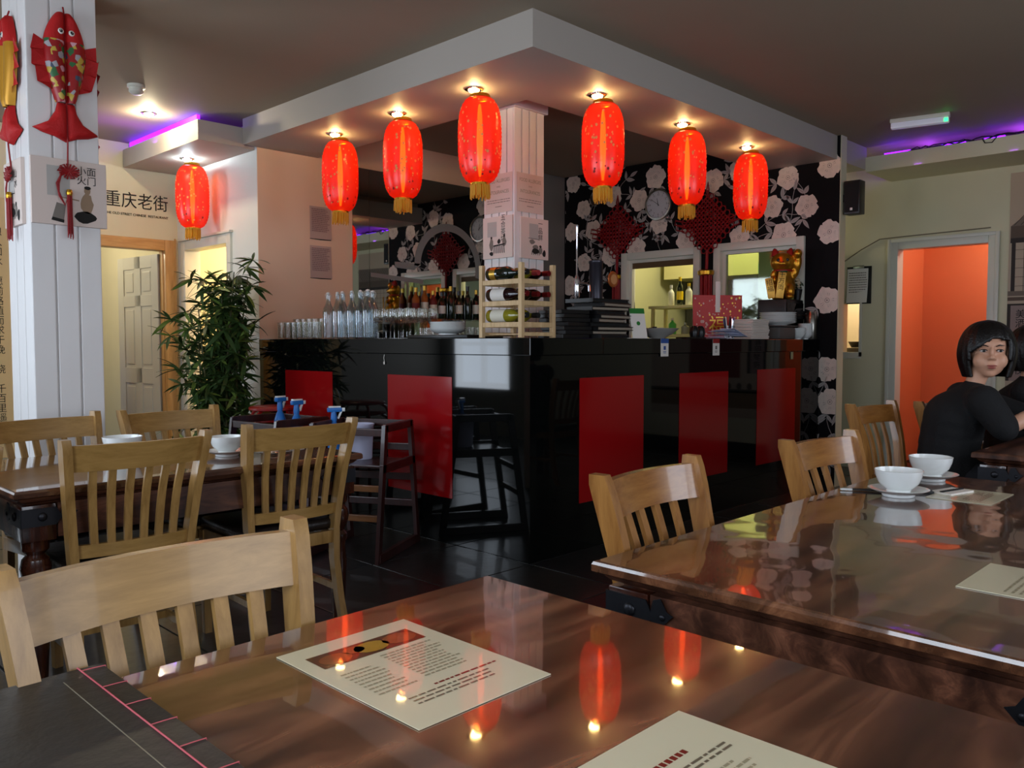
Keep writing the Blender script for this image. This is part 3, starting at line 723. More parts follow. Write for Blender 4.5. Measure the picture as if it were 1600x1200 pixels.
# calligraphy wallpaper panel on the rear wall, far left
t = thing('calligraphy_panel', 'tan panel of handwritten black Chinese columns on the rear wall left of the pillar', 'panel', (-1.35, PY - .004, 0))
B().bx(-.34, .14, -.004, .002, .3, 2.3).build('sheet', mat('tan_rice_paper', (206, 184, 140), .7, noise=.08, nscale=6), t, smooth=False)
cols = ['情其依何空算明心事。何曲山八葛何懒打玩啊', '想人如水。愿前路值而求于挽、绕、千百里遥', '月落乌啼霜满天江枫渔火对愁眠姑苏城外寒山']
for ci, s_ in enumerate(cols):
    text('\n'.join(s_), .075, m_ink, t, frame((.06 - ci * .115, -.005, 1.32), (1, 0, 0), (0, 0, 1)), 'character_column', 0, sx=.9)

def ink_picture(b, M, w, h, kind, mi_g=1, mi_i=0, seed=0):
    """a generic little ink drawing: text block, vertical characters, seated figures at a table"""
    q = random.Random(seed)
    def rect(x0, x1, y0, y1, mi): b.poly([M @ Vector(p) for p in ((x0, y0, 0), (x1, y0, 0), (x1, y1, 0), (x0, y1, 0))], mi)
    def blob(x, y, rx, ry, mi, dz=.0003):
        b.poly([M @ Vector((x + rx * math.cos(k * .63) * q.uniform(.8, 1.15), y + ry * math.sin(k * .63) * q.uniform(.8, 1.15), dz)) for k in range(10)], mi)
    def ln(x0, y0, x1, y1, t, mi, dz=.0005):
        l = math.hypot(x1 - x0, y1 - y0) or 1; nx, ny = -(y1 - y0) / l * t, (x1 - x0) / l * t
        b.poly([M @ Vector(p) for p in ((x0 - nx, y0 - ny, dz), (x1 - nx, y1 - ny, dz), (x1 + nx, y1 + ny, dz), (x0 + nx, y0 + ny, dz))], mi)
    if kind == 0:
        rect(-w * .34, -w * .02, h * .02, h * .38, 2)
        blob(-w * .2, -h * .16, w * .07, h * .15, 1); blob(-w * .2, -h * .0, w * .035, h * .035, 0); blob(w * .24, -h * .12, w * .07, h * .12, 1); blob(w * .24, h * .03, w * .035, h * .04, 0); blob(w * .06, -h * .1, w * .05, h * .06, 0)
        ln(-w * .13, -h * .2, w * .26, -h * .17, h * .016, 0)
        for k in range(6): ln(-w * .1 + k * w * .065, -h * .2, -w * .11 + k * w * .07, -h * .38, w * .012, 0)
        blob(-w * .2, -h * .38, w * .07, h * .05, 0)
    else:
        rect(-w * .2, w * .12, h * .0, h * .36, 2); ln(-w * .24, -h * .0, w * .14, -h * .01, h * .006, 0)
        blob(-w * .1, -h * .08, w * .1, h * .06, 1); blob(w * .02, -h * .2, w * .12, h * .05, 1); blob(w * .02, -h * .3, w * .13, h * .07, 0); blob(w * .2, -h * .18, w * .04, h * .04, 0); blob(w * .2, -h * .28, w * .07, h * .09, 1); blob(w * .34, -h * .35, w * .07, h * .09, 0)
        for k in range(5): ln(-w * .1 + k * w * .06, -h * .3, -w * .12 + k * w * .07, -h * .4, w * .01, 0)
m_board = mat('pinkish_board', (214, 196, 186), .5)
def board(label, M, w, h, d, kind, chars=None, seed=0, group=None, cs=.045, cx=.2):
    """canvas board; M places its centre on the wall, z outwards"""
    t = thing('picture_board', label, 'picture', group=group); t.matrix_world = M
    B().bx(-w / 2, w / 2, -h / 2, h / 2, 0, d, bev=.002).build('canvas', m_board, t, smooth=False)
    b = B(); F = Matrix.Translation((0, 0, d + .0008)); ink_picture(b, F, w, h, kind, seed=seed)
    b.build('ink_drawing', [m_ink, m_inkg, mat('grey_print_block', (176, 170, 164), .7)], t, smooth=False, recalc=False)
    if chars: text('\n'.join(chars), cs, m_ink, t, Matrix.Translation((w * cx, h * .2, d + .001)), 'characters', 0)
    return t
# on the bar column
board('ink drawing board with diners at a table, left face of the bar column', frame((.62, .861, 1.875), (0, -1, 0), (0, 0, 1)), .27, .27, .015, 0, '五合茶坊', 1)
board('ink drawing board with dark figures, right face of the bar column', frame((.797, .72, 1.87), (1, 0, 0), (0, 0, 1)), .265, .265, .015, 1, '一品鲜', 2)
def notice(label, M, w, h, seed):
    t = thing('allergen_notice', label, 'notice'); t.matrix_world = M
    B().bx(-w / 2, w / 2, -h / 2, h / 2, 0, .0015).build('sheet', mat('pinkish_paper', (206, 192, 182), .6), t, smooth=False)
    mg = mat('faded_green_print', (128, 130, 104), .7)
    text('FOOD ALLERGIES', .032, mg, t, Matrix.Translation((0, h * .32, .002)), 'lettering', 0, sx=.82)
    text('AND', .016, mg, t, Matrix.Translation((0, h * .17, .002)), 'lettering')
    text('INTOLERANCES', .032, mg, t, Matrix.Translation((0, h * .03, .002)), 'lettering', 0, sx=.82)
    b = B(); lines(b, Matrix.Translation((0, -h * .2, .002)), w * .84, .03, 2, .3, seed, short=.0); lines(b, Matrix.Translation((0, -h * .34, .002)), w * .25, .012, 1, .4, seed + 1, short=0)
    b.build('small_print', m_inkg, t, smooth=False, recalc=False)
notice('allergy notice sheet on the left face of the bar column', frame((.618, .861, 2.16), (0, -1, 0), (0, 0, 1)), .25, .25, 3)
notice('allergy notice sheet on the right face of the bar column', frame((.765, .718, 2.16), (1, 0, 0), (0, 0, 1)), .25, .25, 4)
# on the big pillar
t = board('ink drawing board of a cook behind the fish tassel on the white pillar front', frame((-1.842, PYF, 1.905), (1, 0, 0), (0, 0, 1)), .335, .31, .018, 3, None, 5)
for c in list(t.children):
    if c.name.startswith('ink_drawing'): bpy.data.objects.remove(c)
b = B(); q = random.Random(2)
def blob(b, x, y, rx, ry, mi, z=.019, n=14, j=.12): b.poly([(x + rx * math.cos(k * 2 * PI / n) * q.uniform(1 - j, 1 + j), y + ry * math.sin(k * 2 * PI / n) * q.uniform(1 - j, 1 + j), z) for k in range(n)], mi)
b.poly([(-.10, -.02, .0188), (0, -.02, .0188), (0, .12, .0188), (-.10, .12, .0188)], 2)
blob(b, .075, -.045, .028, .05, 3, .019); blob(b, .078, .02, .015, .02, 3, .0192); blob(b, .079, .032, .014, .009, 0, .0194); blob(b, .065, -.11, .05, .028, 0, .019)
b.poly([(-.08, -.12, .0189), (-.03, -.13, .0189), (-.02, -.06, .0189), (-.06, -.05, .0189)], 1); b.poly([(-.085, -.135, .0191), (-.03, -.145, .0191), (-.028, -.13, .0191), (-.08, -.12, .0191)], 0)
b.poly([(-.045, -.02, .019), (.04, -.03, .019), (.04, -.036, .019), (-.045, -.026, .019)], 3)
b.build('ink_drawing', [m_ink, m_inkg, mat('grey_print_block', (176, 170, 164), .7), mat('sepia_ink', (150, 124, 100), .8)], t, smooth=False, recalc=False)
text('小面\n火门', .045, m_ink, t, Matrix.Translation((.075, .085, .02)), 'characters')
board('narrow ink landscape board on the left side of the white pillar', frame((PX0, 1.50, 1.905), (0, -1, 0), (0, 0, 1)), .27, .31, .018, 1, '山水', 8)

# ------------------------------------------------------------------ fish ornaments
m_fishred = mat('red_plush', (176, 12, 14), .7, bump=.25, bscale=90)
m_scale = mat('gold_scale_cloth', (196, 140, 40), .4, metal=.4)
def fish_patch():
    m = bpy.data.materials.new('flowered_satin'); m.use_nodes = True; nt = m.node_tree; b = nt.nodes['Principled BSDF']; L = nt.links
    tc = nt.nodes.new('ShaderNodeTexCoord'); v = nt.nodes.new('ShaderNodeTexVoronoi'); v.inputs['Scale'].default_value = 42; L.new(tc.outputs['Object'], v.inputs['Vector'])
    r = nt.nodes.new('ShaderNodeValToRGB'); r.color_ramp.interpolation = 'CONSTANT'
    e = r.color_ramp.elements; e[0].position = 0; e[0].color = S((150, 10, 14)); e[1].position = .30; e[1].color = S((205, 150, 160))
    for p, c in ((.36, (150, 12, 16)), (.62, (40, 96, 50)), (.72, (190, 160, 60)), (.8, (150, 12, 16)), (.88, (160, 156, 160)), (.95, (60, 70, 90))):
        x = e.new(p); x.color = S(c)
    s = nt.nodes.new('ShaderNodeSeparateColor'); L.new(v.outputs['Color'], s.inputs[0]); L.new(s.outputs[0], r.inputs[0]); L.new(r.outputs[0], b.inputs['Base Color']); b.inputs['Roughness'].default_value = .4
    return m
m_patch = fish_patch()
m_knotred = m_redcord
def fish(label, M, patch, knot=True):
    """hanging plush carp, head up; local x right, y up, z out of the wall; origin at the nose"""
    t = thing('fish_ornament', label, 'ornament', group=None); t.matrix_world = M
    def half(sgn, y0, y1, wfun, m, nm, zmax=.045):
        vs = []; fs = []; N = 18; K = 7
        for i in range(N + 1):
            y = y0 + (y1 - y0) * i / N; w = max(.001, wfun(y))
            for j in range(K + 1):
                a = PI * j / K; u = (1 - math.cos(a)) / 2; x = sgn * w * u; z = .006 + zmax * math.sin(a) ** .8 * min(1, w / .05)
                vs.append((x, y, z))
        for i in range(N):
            for j in range(K): k = i * (K + 1) + j; fs.append((k, k + 1, k + K + 2, k + K + 1))
        return B().add(vs, fs).build(nm, m, t, angle=60)
    def wf(y):
        u = -y / .42
        if u < .0: return 0
        if u < .45: return .094 * math.sin(min(1, u / .45 * .9 + .1) * PI / 2) ** .62
        return .094 - (.094 - .042) * ((u - .45) / .55) ** 1.5
    for s in (-1, 1):
        half(s, -.002, -.135, wf, m_fishred, 'head'); half(s, -.135, -.42, wf, patch, 'body')
        # tail lobe
        vs = []; out = [(0, -.415), (.034, -.415), (.045, -.46), (.075, -.51), (.145, -.55), (.10, -.568), (.05, -.578), (0, -.60)]
        b = B(); N = len(out); 
        for zt in (0,):
            c = (s * .035, -.52)
            ring0 = [(s * x, y, .006) for x, y in out]; ring1 = [(s * x * .9 + c[0] * .1, y * .9 + c[1] * .1, .03) for x, y in out]; ring2 = [(s * x * .5 + c[0] * .5, y * .5 + c[1] * .5, .042) for x, y in out]
            vs = ring0 + ring1 + ring2; fs = []
            for k in range(2):
                for j in range(N): fs.append((k * N + j, k * N + (j + 1) % N, (k + 1) * N + (j + 1) % N, (k + 1) * N + j))
            fs.append(tuple(2 * N + j for j in range(N)))
        b.add(vs, fs).build('tail', m_fishred, t, angle=70)
        # pleated side fin
        b = B(); pts = []; n = 6; ya, yb_ = -.15, -.37
        ins = []; ous = []
        for k in range(n + 1):
            y = ya + (yb_ - ya) * k / n; xi = wf(y) - .01; l = (.055 + .012 * math.sin(k / n * PI)); ins.append((s * xi, y, .02)); ous.append((s * (xi + l), y + (.02 if k % 2 == 0 else -.004), .014 if k % 2 else .034))
        b.add(ins + ous, [(k, k + 1, n + 2 + k, n + 1 + k) for k in range(n)]); b.build('fin', m_fishred, t, smooth=False)
        b = B(); b.sphere((s * .024, -.095, .047), (.014, .014, .008), 14, 8, 0); b.sphere((s * .024, -.095, .053), (.008, .008, .005), 12, 6, 1); b.sphere((s * .026, -.093, .057), (.0025, .0025, .002), 8, 4, 0); b.build('eye', [mat('eye_white', (225, 222, 214), .3), m_blk], t)
    b = B(); b.tube([(0, .03, .01), (0, .0, .02), (0, -.2, .02), (0, -.6, .03), (0, -.72, .02)], .004, 6); b.build('cord', m_knotred, t)
    if knot:
        b = B()
        for k in range(9):
            a = k * PI / 4.5; b.tube([(0, -.74, .03), (.045 * math.cos(a), -.74 + .034 * math.sin(a), .04), (.05 * math.cos(a + .35), -.74 + .036 * math.sin(a + .35), .035), (0, -.74, .035)], .0045, 5)
        for k in range(3): b.tube([(-.03, -.75, .03), (-.055 + k * .006, -.80, .032), (-.045, -.86 + k * .01, .034), (-.02, -.90, .034), (-.008, -.87, .034)], .003, 5)
        b.build('knot', m_knotred, t)
        b = B(); b.lathe([(.011, 0), (.014, -.012), (.014, -.02), (.01, -.03)], 14, (0, -.825, .034), 0, Matrix.Rotation(-PI / 2, 3, 'X')); b.build('bead', m_gold, t)
        b = B(); qq = random.Random(4)
        for k in range(26):
            a = qq.uniform(0, 6.28); r = .012 * qq.random() ** .5; b.cyl((r * math.cos(a), -.85, .034 + r * math.sin(a)), (r * 1.3 * math.cos(a) + qq.uniform(-.004, .004), -.85 - qq.uniform(.17, .21), .034 + r * math.sin(a)), .0028, .0022, 5)
        b.build('tassel', m_knotred, t)['kind'] = 'stuff'
    return t
fish('red plush carp with flowered satin body and tassel on the front of the white pillar', frame((-1.85, PYF, 2.742), (1, 0, 0), (0, 0, 1)), m_patch)
fish('plush carp with gold scaled body on the left side of the white pillar', frame((PX0, 1.50, 2.735), (0, -1, 0), (0, 0, 1)), m_scale)
fish('plush carp with dark body on the far right side of the white pillar, seen edge-on', frame((PX1, 1.50, 2.71), (0, 1, 0), (0, 0, 1)), mat('dark_satin', (34, 36, 44), .4, noise=.5, nscale=60), False)

# ------------------------------------------------------------------ mirror wall
t = thing('wall_mirror', 'large wall mirror with a frosted ring design behind the bar bottles', 'mirror', (0, 2.853, 0))
B().bx(.86, 1.03, -.006, 0, 1.05, 2.66).build('glass', m_mirror, t, smooth=False)
B().bx(1.033, 2.60, -.006, 0, 1.05, 2.66).build('glass', m_mirror, t, smooth=False)
b = B()
def arc(cx, cz, r0, r1, a0, a1, n=30):
    for i in range(n):
        a, c = a0 + (a1 - a0) * i / n, a0 + (a1 - a0) * (i + 1) / n
        b.poly([(cx + r * math.cos(v), -.0075, cz + r * math.sin(v)) for r, v in ((r0, a), (r1, a), (r1, c), (r0, c))])
arc(1.93, 1.88, .34, .41, -.2, PI + .0); b.poly([(1.52, -.0075, 1.84), (1.59, -.0075, 1.90), (1.30, -.0075, 1.90), (1.30, -.0075, 1.85), ])
b.poly([(1.04, -.0075, 1.79), (1.62, -.0075, 1.76), (1.62, -.0075, 1.72), (1.04, -.0075, 1.755)]); arc(1.93, 1.60, .30, .34, PI * .9, PI * 1.35, 12)
b.build('frosted_design', m_frost, t, smooth=False, recalc=False)
for i, (z, lb) in enumerate(((2.16, 'faded typed notice on the pink wall, the upper of two'), (1.845, 'faded typed notice on the pink wall, the lower of two'))):
    t = thing('paper_notice', lb, 'notice', (.552, 2.853, z))
    b = B(); vs = []; n = 6
    b.poly([(-.1, -.001, .13), (.1, -.001, .13), (.105, -.006, -.13), (-.1, -.006, -.13)]); b.build('sheet', mat('aged_paper', (196, 170, 156), .8), t, smooth=False)
    b = B(); lines(b, frame((0, -.008, .02), (1, 0, 0), (0, .02, 1)), .17, .19, 13, .5, i + 20, short=.2); b.build('print', mat('faded_mauve_ink', (150, 122, 120), .8), t, smooth=False, recalc=False)
    b = B(); b.poly([(-.1, -.002, -.128), (.1, -.002, -.12), (.1, -.002, -.136), (0, -.002, -.138), (-.1, -.002, -.134)]); b.build('tape', m_ink, t, smooth=False)

# ------------------------------------------------------------------ bar goods
m_glass = glass('clear_glass', (244, 244, 242), .03, .18)
m_glass2 = glass('bottle_glass', (238, 242, 244), .03, .30)
def tumbler(r=.034, h=.125): return B().lathe([(r * .86, 0), (r * .9, .004), (r, h), (r - .0025, h), (r * .82, .010), (0, .008)], 18, cap=False)
gl = tumbler().build('drinking_glass', m_glass, angle=50)
glw = [(.10, 2.70), (.10, 2.61), (.10, 2.53), (.10, 2.45), (.10, 2.375), (.10, 2.295), (.10, 2.215), (.19, 2.76), (.19, 2.67), (.19, 2.58), (.19, 2.50), (.19, 2.42), (.19, 2.34), (.28, 2.78), (.28, 2.69), (.28, 2.60), (.28, 2.52), (.28, 2.43)]
for i, (x, y) in enumerate(glw):
    o = gl if i == 0 else gl.copy()
    if i: COL.objects.link(o)
    o.location = (x + rng.uniform(-.006, .006), y, CT + .001)
    if i >= 13: o.scale = (1, 1, 1.25)
    tag(o, 'straight drinking glass, %s from the left in the %s row' % (nth(i if i < 7 else (i - 7 if i < 13 else i - 13)), 'front' if i < 7 else ('middle' if i < 13 else 'taller back')), 'glass', 'drinking glasses at the left end of the counter')
bt = thing('clip_top_bottle', 'clear clip-top water bottle on the counter beside the drinking glasses', 'bottle', group='clear water bottles on the counter')
B().lathe([(.036, 0), (.04, .006), (.041, .19), (.036, .215), (.020, .25), (.0145, .27), (.0145, .30), (.017, .302), (.017, .312), (.0125, .313), (.012, .27), (.017, .25), (.034, .213), (.038, .19), (.037, .01), (0, .008)], 20, cap=False).build('glass_body', m_glass2, bt)
b = B(); b.sphere((0, 0, .322), (.012, .012, .011), 12, 8); b.tube([(.016, 0, .285), (.022, 0, .31), (.012, 0, .328), (-.012, 0, .328), (-.022, 0, .31), (-.016, 0, .285)], .0013, 5); b.build('stopper', m_china, bt)
for i, (x, y) in enumerate([(.12, 2.09), (.13, 1.99), (.11, 1.90), (.12, 1.80), (.12, 1.70), (.22, 2.05), (.22, 1.94), (.23, 1.84), (.11, 1.60), (.21, 1.68)]):
    o = bt if i == 0 else copy_tree(bt)
    o.location = (x, y, CT + .001); o.rotation_euler = (0, 0, rng.uniform(0, 3))
    o['label'] = 'clear clip-top water bottle, %s from the left in the %s row' % (('%s' % nth(i), 'front') if i < 5 else ((nth(i - 5), 'back') if i < 8 else (('last', 'front') if i == 8 else ('last', 'back'))))
wg = B().lathe([(.034, 0), (.034, .002), (.006, .006), (.0045, .03), (.0045, .085), (.012, .095), (.030, .115), (.037, .14), (.034, .185), (.031, .195), (.030, .195), (.035, .14), (.028, .118), (0, .10)], 18, cap=False).build('wine_glass', m_glass, angle=60)
wgs = [(.12 + .09 * (i % 3) + rng.uniform(-.01, .01), 1.49 - .085 * (i // 3)) for i in range(15)]
for i, (x, y) in enumerate(wgs):
    o = wg if i == 0 else wg.copy()
    if i: COL.objects.link(o)
    o.location = (x, y, CT + .001); tag(o, 'stemmed wine glass, %s of five along the %s row beside the water bottles' % (nth(i // 3), ('front', 'middle', 'back')[i % 3]), 'glass', 'wine glasses on the counter')
sg = B().lathe([(.026, 0), (.030, .07), (.028, .07), (.024, .006), (0, .006)], 16, cap=False).build('shot_glass', m_glass, angle=50)
for i in range(16):
    o = sg if i == 0 else sg.copy()
    if i: COL.objects.link(o)
    o.location = (.34 + .07 * (i % 2), 1.30 - .068 * (i // 2), CT + .001); tag(o, 'short clear glass, %s along the %s row behind the stacked bowls' % (nth(i // 2), ('front', 'back')[i % 2]), 'glass', 'short glasses behind the bowls')
# stacked dishes on a black tray
tag(B().bx(.06, .36, .56, 1.12, CT, CT + .022, bev=.006).build('serving_tray', m_blk), 'flat black tray on the counter under the shallow bowls', 'tray')
def bowl_me(r, h, foot=.45, t=.004): return B().lathe([(r * foot, 0), (r * foot, .006), (r * .72, h * .35), (r * .93, h * .75), (r, h), (r - t, h), (r * .9 - t, h * .75), (r * .66, h * .38), (0, h * .22)], 28, cap=True).build('bowl', m_china, angle=50, mesh_only=True)
bm1 = bowl_me(.115, .035, .5)
for i in range(5):
    o = link('shallow_bowl', bm1, None, (.20, .89, CT + .023 + i * .011)); tag(o, ['shallow white bowl at the bottom of the stack on the black tray', 'shallow white bowl second from the bottom of the stack on the tray', 'shallow white bowl in the middle of the stack on the tray', 'shallow white bowl second from the top of the stack on the tray', 'shallow white bowl on top of the stack on the black tray'][i], 'bowl', 'shallow bowls on the tray')
# back shelf with spirit bottles in front of the mirror
t = thing('bottle_shelf', 'glass shelf in front of the mirror carrying spirit bottles', 'shelf', (0, 0, 0))
B().bx(1.40, 2.58, 2.68, 2.845, 1.395, 1.405).build('glass_plate', m_glass2, t, smooth=False)
for x in (1.5, 2.0, 2.5): B().bx(x - .008, x + .008, 2.70, 2.846, 1.37, 1.394).build('bracket', m_chrome, t)
def bottle_prof(h, r, neck=.013, sh=.62): return [(r * .94, 0), (r, .006), (r, h * sh), (r * .8, h * (sh + .07)), (neck * 1.1, h * (sh + .16)), (neck, h * .86), (neck, h * .99), (neck * 1.15, h * .992), (neck * 1.15, h), (0, h)]
def bottle(name, label, loc, h, r, m, capm, labm=None, lz=(.2, .5), group=None, rot=None, sh=.62):
    t = thing(name, label, 'bottle', loc, group=group)
    if rot is not None: t.rotation_euler = rot
    B().lathe(bottle_prof(h, r, sh=sh), 20).build('body', m, t, angle=45)
    B().lathe([(.0155, h * .86), (.0158, h * 1.003), (0, h * 1.004)], 16).build('capsule', capm, t)
    if labm: B().lathe([(r + .0008, h * lz[0]), (r + .0008, h * lz[1])], 20, cap=False).build('label', labm, t)
    return t
m_brown = mat('amber_spirit', (150, 78, 24), .08, coat=.5); m_green = mat('dark_green_glass', (14, 26, 16), .06, coat=.6); m_red = m_red
m_dred = mat('dark_wine_glass', (26, 6, 10), .06, coat=.6); m_clearb = mat('grey_clear_bottle', (150, 150, 140), .08, coat=.5); m_lab = mat('cream_label', (220, 214, 196), .6); m_labr = mat('maroon_label', (110, 24, 20), .6)
m_foilr = mat('red_foil', (120, 12, 18), .3, metal=.5); m_foilg = mat('gold_foil', (190, 150, 60), .3, metal=.7); m_foilb = mat('black_foil', (20, 20, 22), .3)
sp = [(1.46, .27, .034, m_brown, m_foilg, m_labr, 'amber spirit bottle with maroon label, far left of the glass shelf'), (1.56, .29, .034, m_brown, m_foilg, m_lab, 'tall amber spirit bottle with cream label on the glass shelf'),
      (1.66, .25, .036, m_labr, m_foilg, m_lab, 'reddish spirit bottle with cream label on the glass shelf'), (1.76, .24, .036, m_green, m_foilb, m_paper, 'dark bottle with broad white label on the glass shelf'),
      (1.87, .30, .035, m_green, m_foilg, None, 'tall green wine bottle without a label on the glass shelf'), (1.97, .26, .036, m_green, m_foilb, m_lab, 'dark green bottle with low cream label on the glass shelf'),
      (2.08, .31, .03, m_green, m_foilb, None, 'tallest slim black bottle on the glass shelf'), (2.19, .28, .037, m_green, m_foilg, m_lab, 'champagne-shaped bottle with gold neck on the glass shelf'),
      (2.29, .22, .035, m_clearb, m_steel, m_paper, 'short clear spirit bottle with white label near the right of the shelf'), (2.39, .24, .033, m_clearb, m_foilr, m_lab, 'clear spirit bottle with red cap near the right of the shelf')]
for x, h, r, m, c, l, lb in sp: bottle('spirit_bottle', lb, (x, 2.755, 1.4055), h, r, m, c, l, group='spirit bottles on the glass shelf')
tag(B().bx(2.46, 2.55, 2.72, 2.80, 1.4055, 1.62, bev=.003).build('gift_box', mat('bright_red_box', (190, 30, 22), .4)), 'tall bright red gift box at the right end of the glass shelf', 'box')
# wine rack
RX0, RX1, RY0, RY1, RZ1 = .085, .37, .145, .485, 1.635
t = thing('wine_rack', 'pale wooden three-tier wine rack at the counter corner in front of the column', 'rack', ((RX0 + RX1) / 2, (RY0 + RY1) / 2, CT))
hx, hy = (RX1 - RX0) / 2, (RY1 - RY0) / 2
for sx in (-1, 1):
    for sy in (-1, 1): B().box((sx * (hx - .013), sy * (hy - .013), .209), (.026, .026, .415), bev=.002).build('post', m_rack, t, smooth=False)
TZ = [.075, .195, .315]
for z in TZ:
    for sx in (-1, 1): B().box((sx * (hx - .010), 0, z), (.014, 2 * hy - .054, .028), bev=.002).build('rail', m_rack, t, smooth=False)
    for sy in (-1, 1): B().box((0, sy * (hy - .010), z), (2 * hx - .054, .014, .028), bev=.002).build('rail', m_rack, t, smooth=False)
for z in (.022,):
    for sy in (-1, 1): B().box((0, sy * (hy - .010), z), (2 * hx - .054, .014, .022), bev=.002).build('rail', m_rack, t, smooth=False)
    for k in (-1, 0, 1): B().box((k * .07, 0, z), (.03, 2 * hy - .03, .006)).build('slat', m_rack, t, smooth=False)
m_white_wine = mat('pale_wine_bottle', (136, 128, 30), .06, coat=.6); m_rose = mat('rose_foil', (150, 40, 44), .4)
wb = [(0, .145, .330, m_green, m_foilb, m_foilg, 'fat dark bottle with gold label lying on the top tier of the rack', .040, .30), (1, .145, .21, m_dred, m_foilr, m_paper, 'red wine bottle with white label lying on the middle tier of the rack', .037, .30),
      (2, .145, .09, m_white_wine, m_foilb, m_lab, 'white wine bottle with cream label lying on the lowest tier of the rack', .037, .30)]
for k, x, z, m, c, l, lb, r, h in wb:   # necks pointing to -y (towards the corner)
    bottle('wine_bottle', lb, (x, RY1 - .03, CT + z + .038), h, r, m, c, l, (.12, .48) if k else (.1, .25), 'wine bottles lying in the rack', (R(90), 0, 0), .6 if k else .5)
for k, (z, m, c) in enumerate(((.330, m_white_wine, m_rose), (.21, m_dred, m_foilr), (.09, m_white_wine, m_foilb))):   # second column, necks to +x side
    bottle('wine_bottle', ['wine bottle with red neck foil lying behind on the top tier of the rack', 'dark wine bottle with red foil lying behind on the middle tier of the rack', 'green bottle with black foil lying behind on the lowest tier of the rack'][k], (.235, RY1 - .03, CT + z + .038), .30, .037, m, c, m_lab, (.15, .45), 'wine bottles lying in the rack', (R(90), 0, 0))
for k, z in enumerate((.330, .21)):
    bottle('wine_bottle', ['wine bottle with red neck in the rear place of the top tier of the rack', 'dark red wine bottle in the rear place of the middle tier'][k], (.322, RY1 - .03, CT + z + .038), .30, .036, m_dred, m_foilr, m_labr, (.15, .45), 'wine bottles lying in the rack', (R(90), 0, 0))
# menus
m_menu = mat('black_menu_cover', (16, 14, 15), .35); m_edge = mat('menu_page_edge', (150, 136, 120), .7)
q = random.Random(9)
for k in range(10):
    z = CT + .0005 + k * .0245 + (0 if k < 5 else 0); w = .34 + q.uniform(-.03, .03)
    if z > 1.465: break
    t = thing('menu_folder', 'black menu folder, %s from the bottom in the tall stack beside the leaflet' % nth(k), 'menu', (.93 + q.uniform(-.03, .03), .27 + q.uniform(-.02, .02), z), R(q.uniform(-9, 9)), 'black menus stacked on the counter')
    b = B(); b.bx(-w / 2, w / 2, -.11, .11, 0, .004); b.bx(-w / 2, w / 2, -.11, .11, .0185, .0235); b.bx(-w / 2, -w / 2 + .005, -.11, .11, .004, .0185); b.build('cover', m_menu, t, smooth=False)
    B().bx(-w / 2 + .006, w / 2 - .006, -.106, .106, .0045, .018).build('pages', m_edge if k % 3 else m_blkm, t, smooth=False)
for k in range(7):
    t = thing('menu_folder', 'black menu folder, %s from the bottom in the stack just right of the wine rack' % nth(k), 'menu', (.64 + q.uniform(-.02, .02), .30, CT + .0005 + k * .0245), R(q.uniform(-6, 6)), 'black menus in the lower stack')
    B().bx(-.12, .12, -.1, .1, 0, .0235, bev=.002).build('cover', m_menu, t, smooth=False)
# folded leaflet stand with green head
t = thing('leaflet_stand', 'leaning white leaflet with a green top and green round mark beside the menus', 'leaflet', (1.16, .12, CT + .0005), R(-22))
M = Matrix.Rotation(R(-14), 4, 'X')
b = B(); vs = [M @ Vector(p) for p in ((-.055, 0, 0), (.055, 0, 0), (.055, 0, .165), (-.055, 0, .165), (-.055, .003, 0), (.055, .003, 0), (.055, .003, .165), (-.055, .003, .165))]
b.add(vs, [(0, 1, 2, 3), (4, 7, 6, 5), (0, 4, 5, 1), (3, 2, 6, 7), (0, 3, 7, 4), (1, 5, 6, 2)]); b.build('sheet', m_paper, t, smooth=False)
m_grn = mat('leaf_green_print', (30, 120, 40), .6)
b = B(); b.poly([M @ Vector(p) for p in ((-.0555, -.001, .165), (.0555, -.001, .165), (.0555, -.001, .2), (-.0555, -.001, .2))]); b.poly([M @ Vector((.014 * math.cos(k * .52), -.001, .10 + .014 * math.sin(k * .52))) for k in range(12)])
b.build('green_print', m_grn, t, smooth=False, recalc=False)
b = B(); b.bx(-.1, .09, .01, .1, 0, .003); b.build('fold', m_paper, t)
# bowl with sweets and keys
t = thing('wide_bowl', 'wide grey bowl of small dark and red oddments on the counter', 'bowl', (1.42, .17, CT))
B().lathe([(.05, 0), (.055, .008), (.10, .03), (.145, .068), (.140, .069), (.09, .034), (0, .02)], 30).build('bowl_body', mat('grey_china', (168, 164, 158), .25), t, angle=50)
for k in range(16):
    c = (q.uniform(-.09, .09), q.uniform(-.06, .08), .058 + q.uniform(0, .014)); mm = q.choice((m_blk, m_blk, mat('navy_wrapper', (24, 30, 70), .4), m_paper, m_foilr))
    B().box(c, (q.uniform(.02, .05), q.uniform(.012, .03), .014), Matrix.Rotation(q.uniform(0, 3), 3, 'Z'), bev=.003).build('sweet', mm, t)
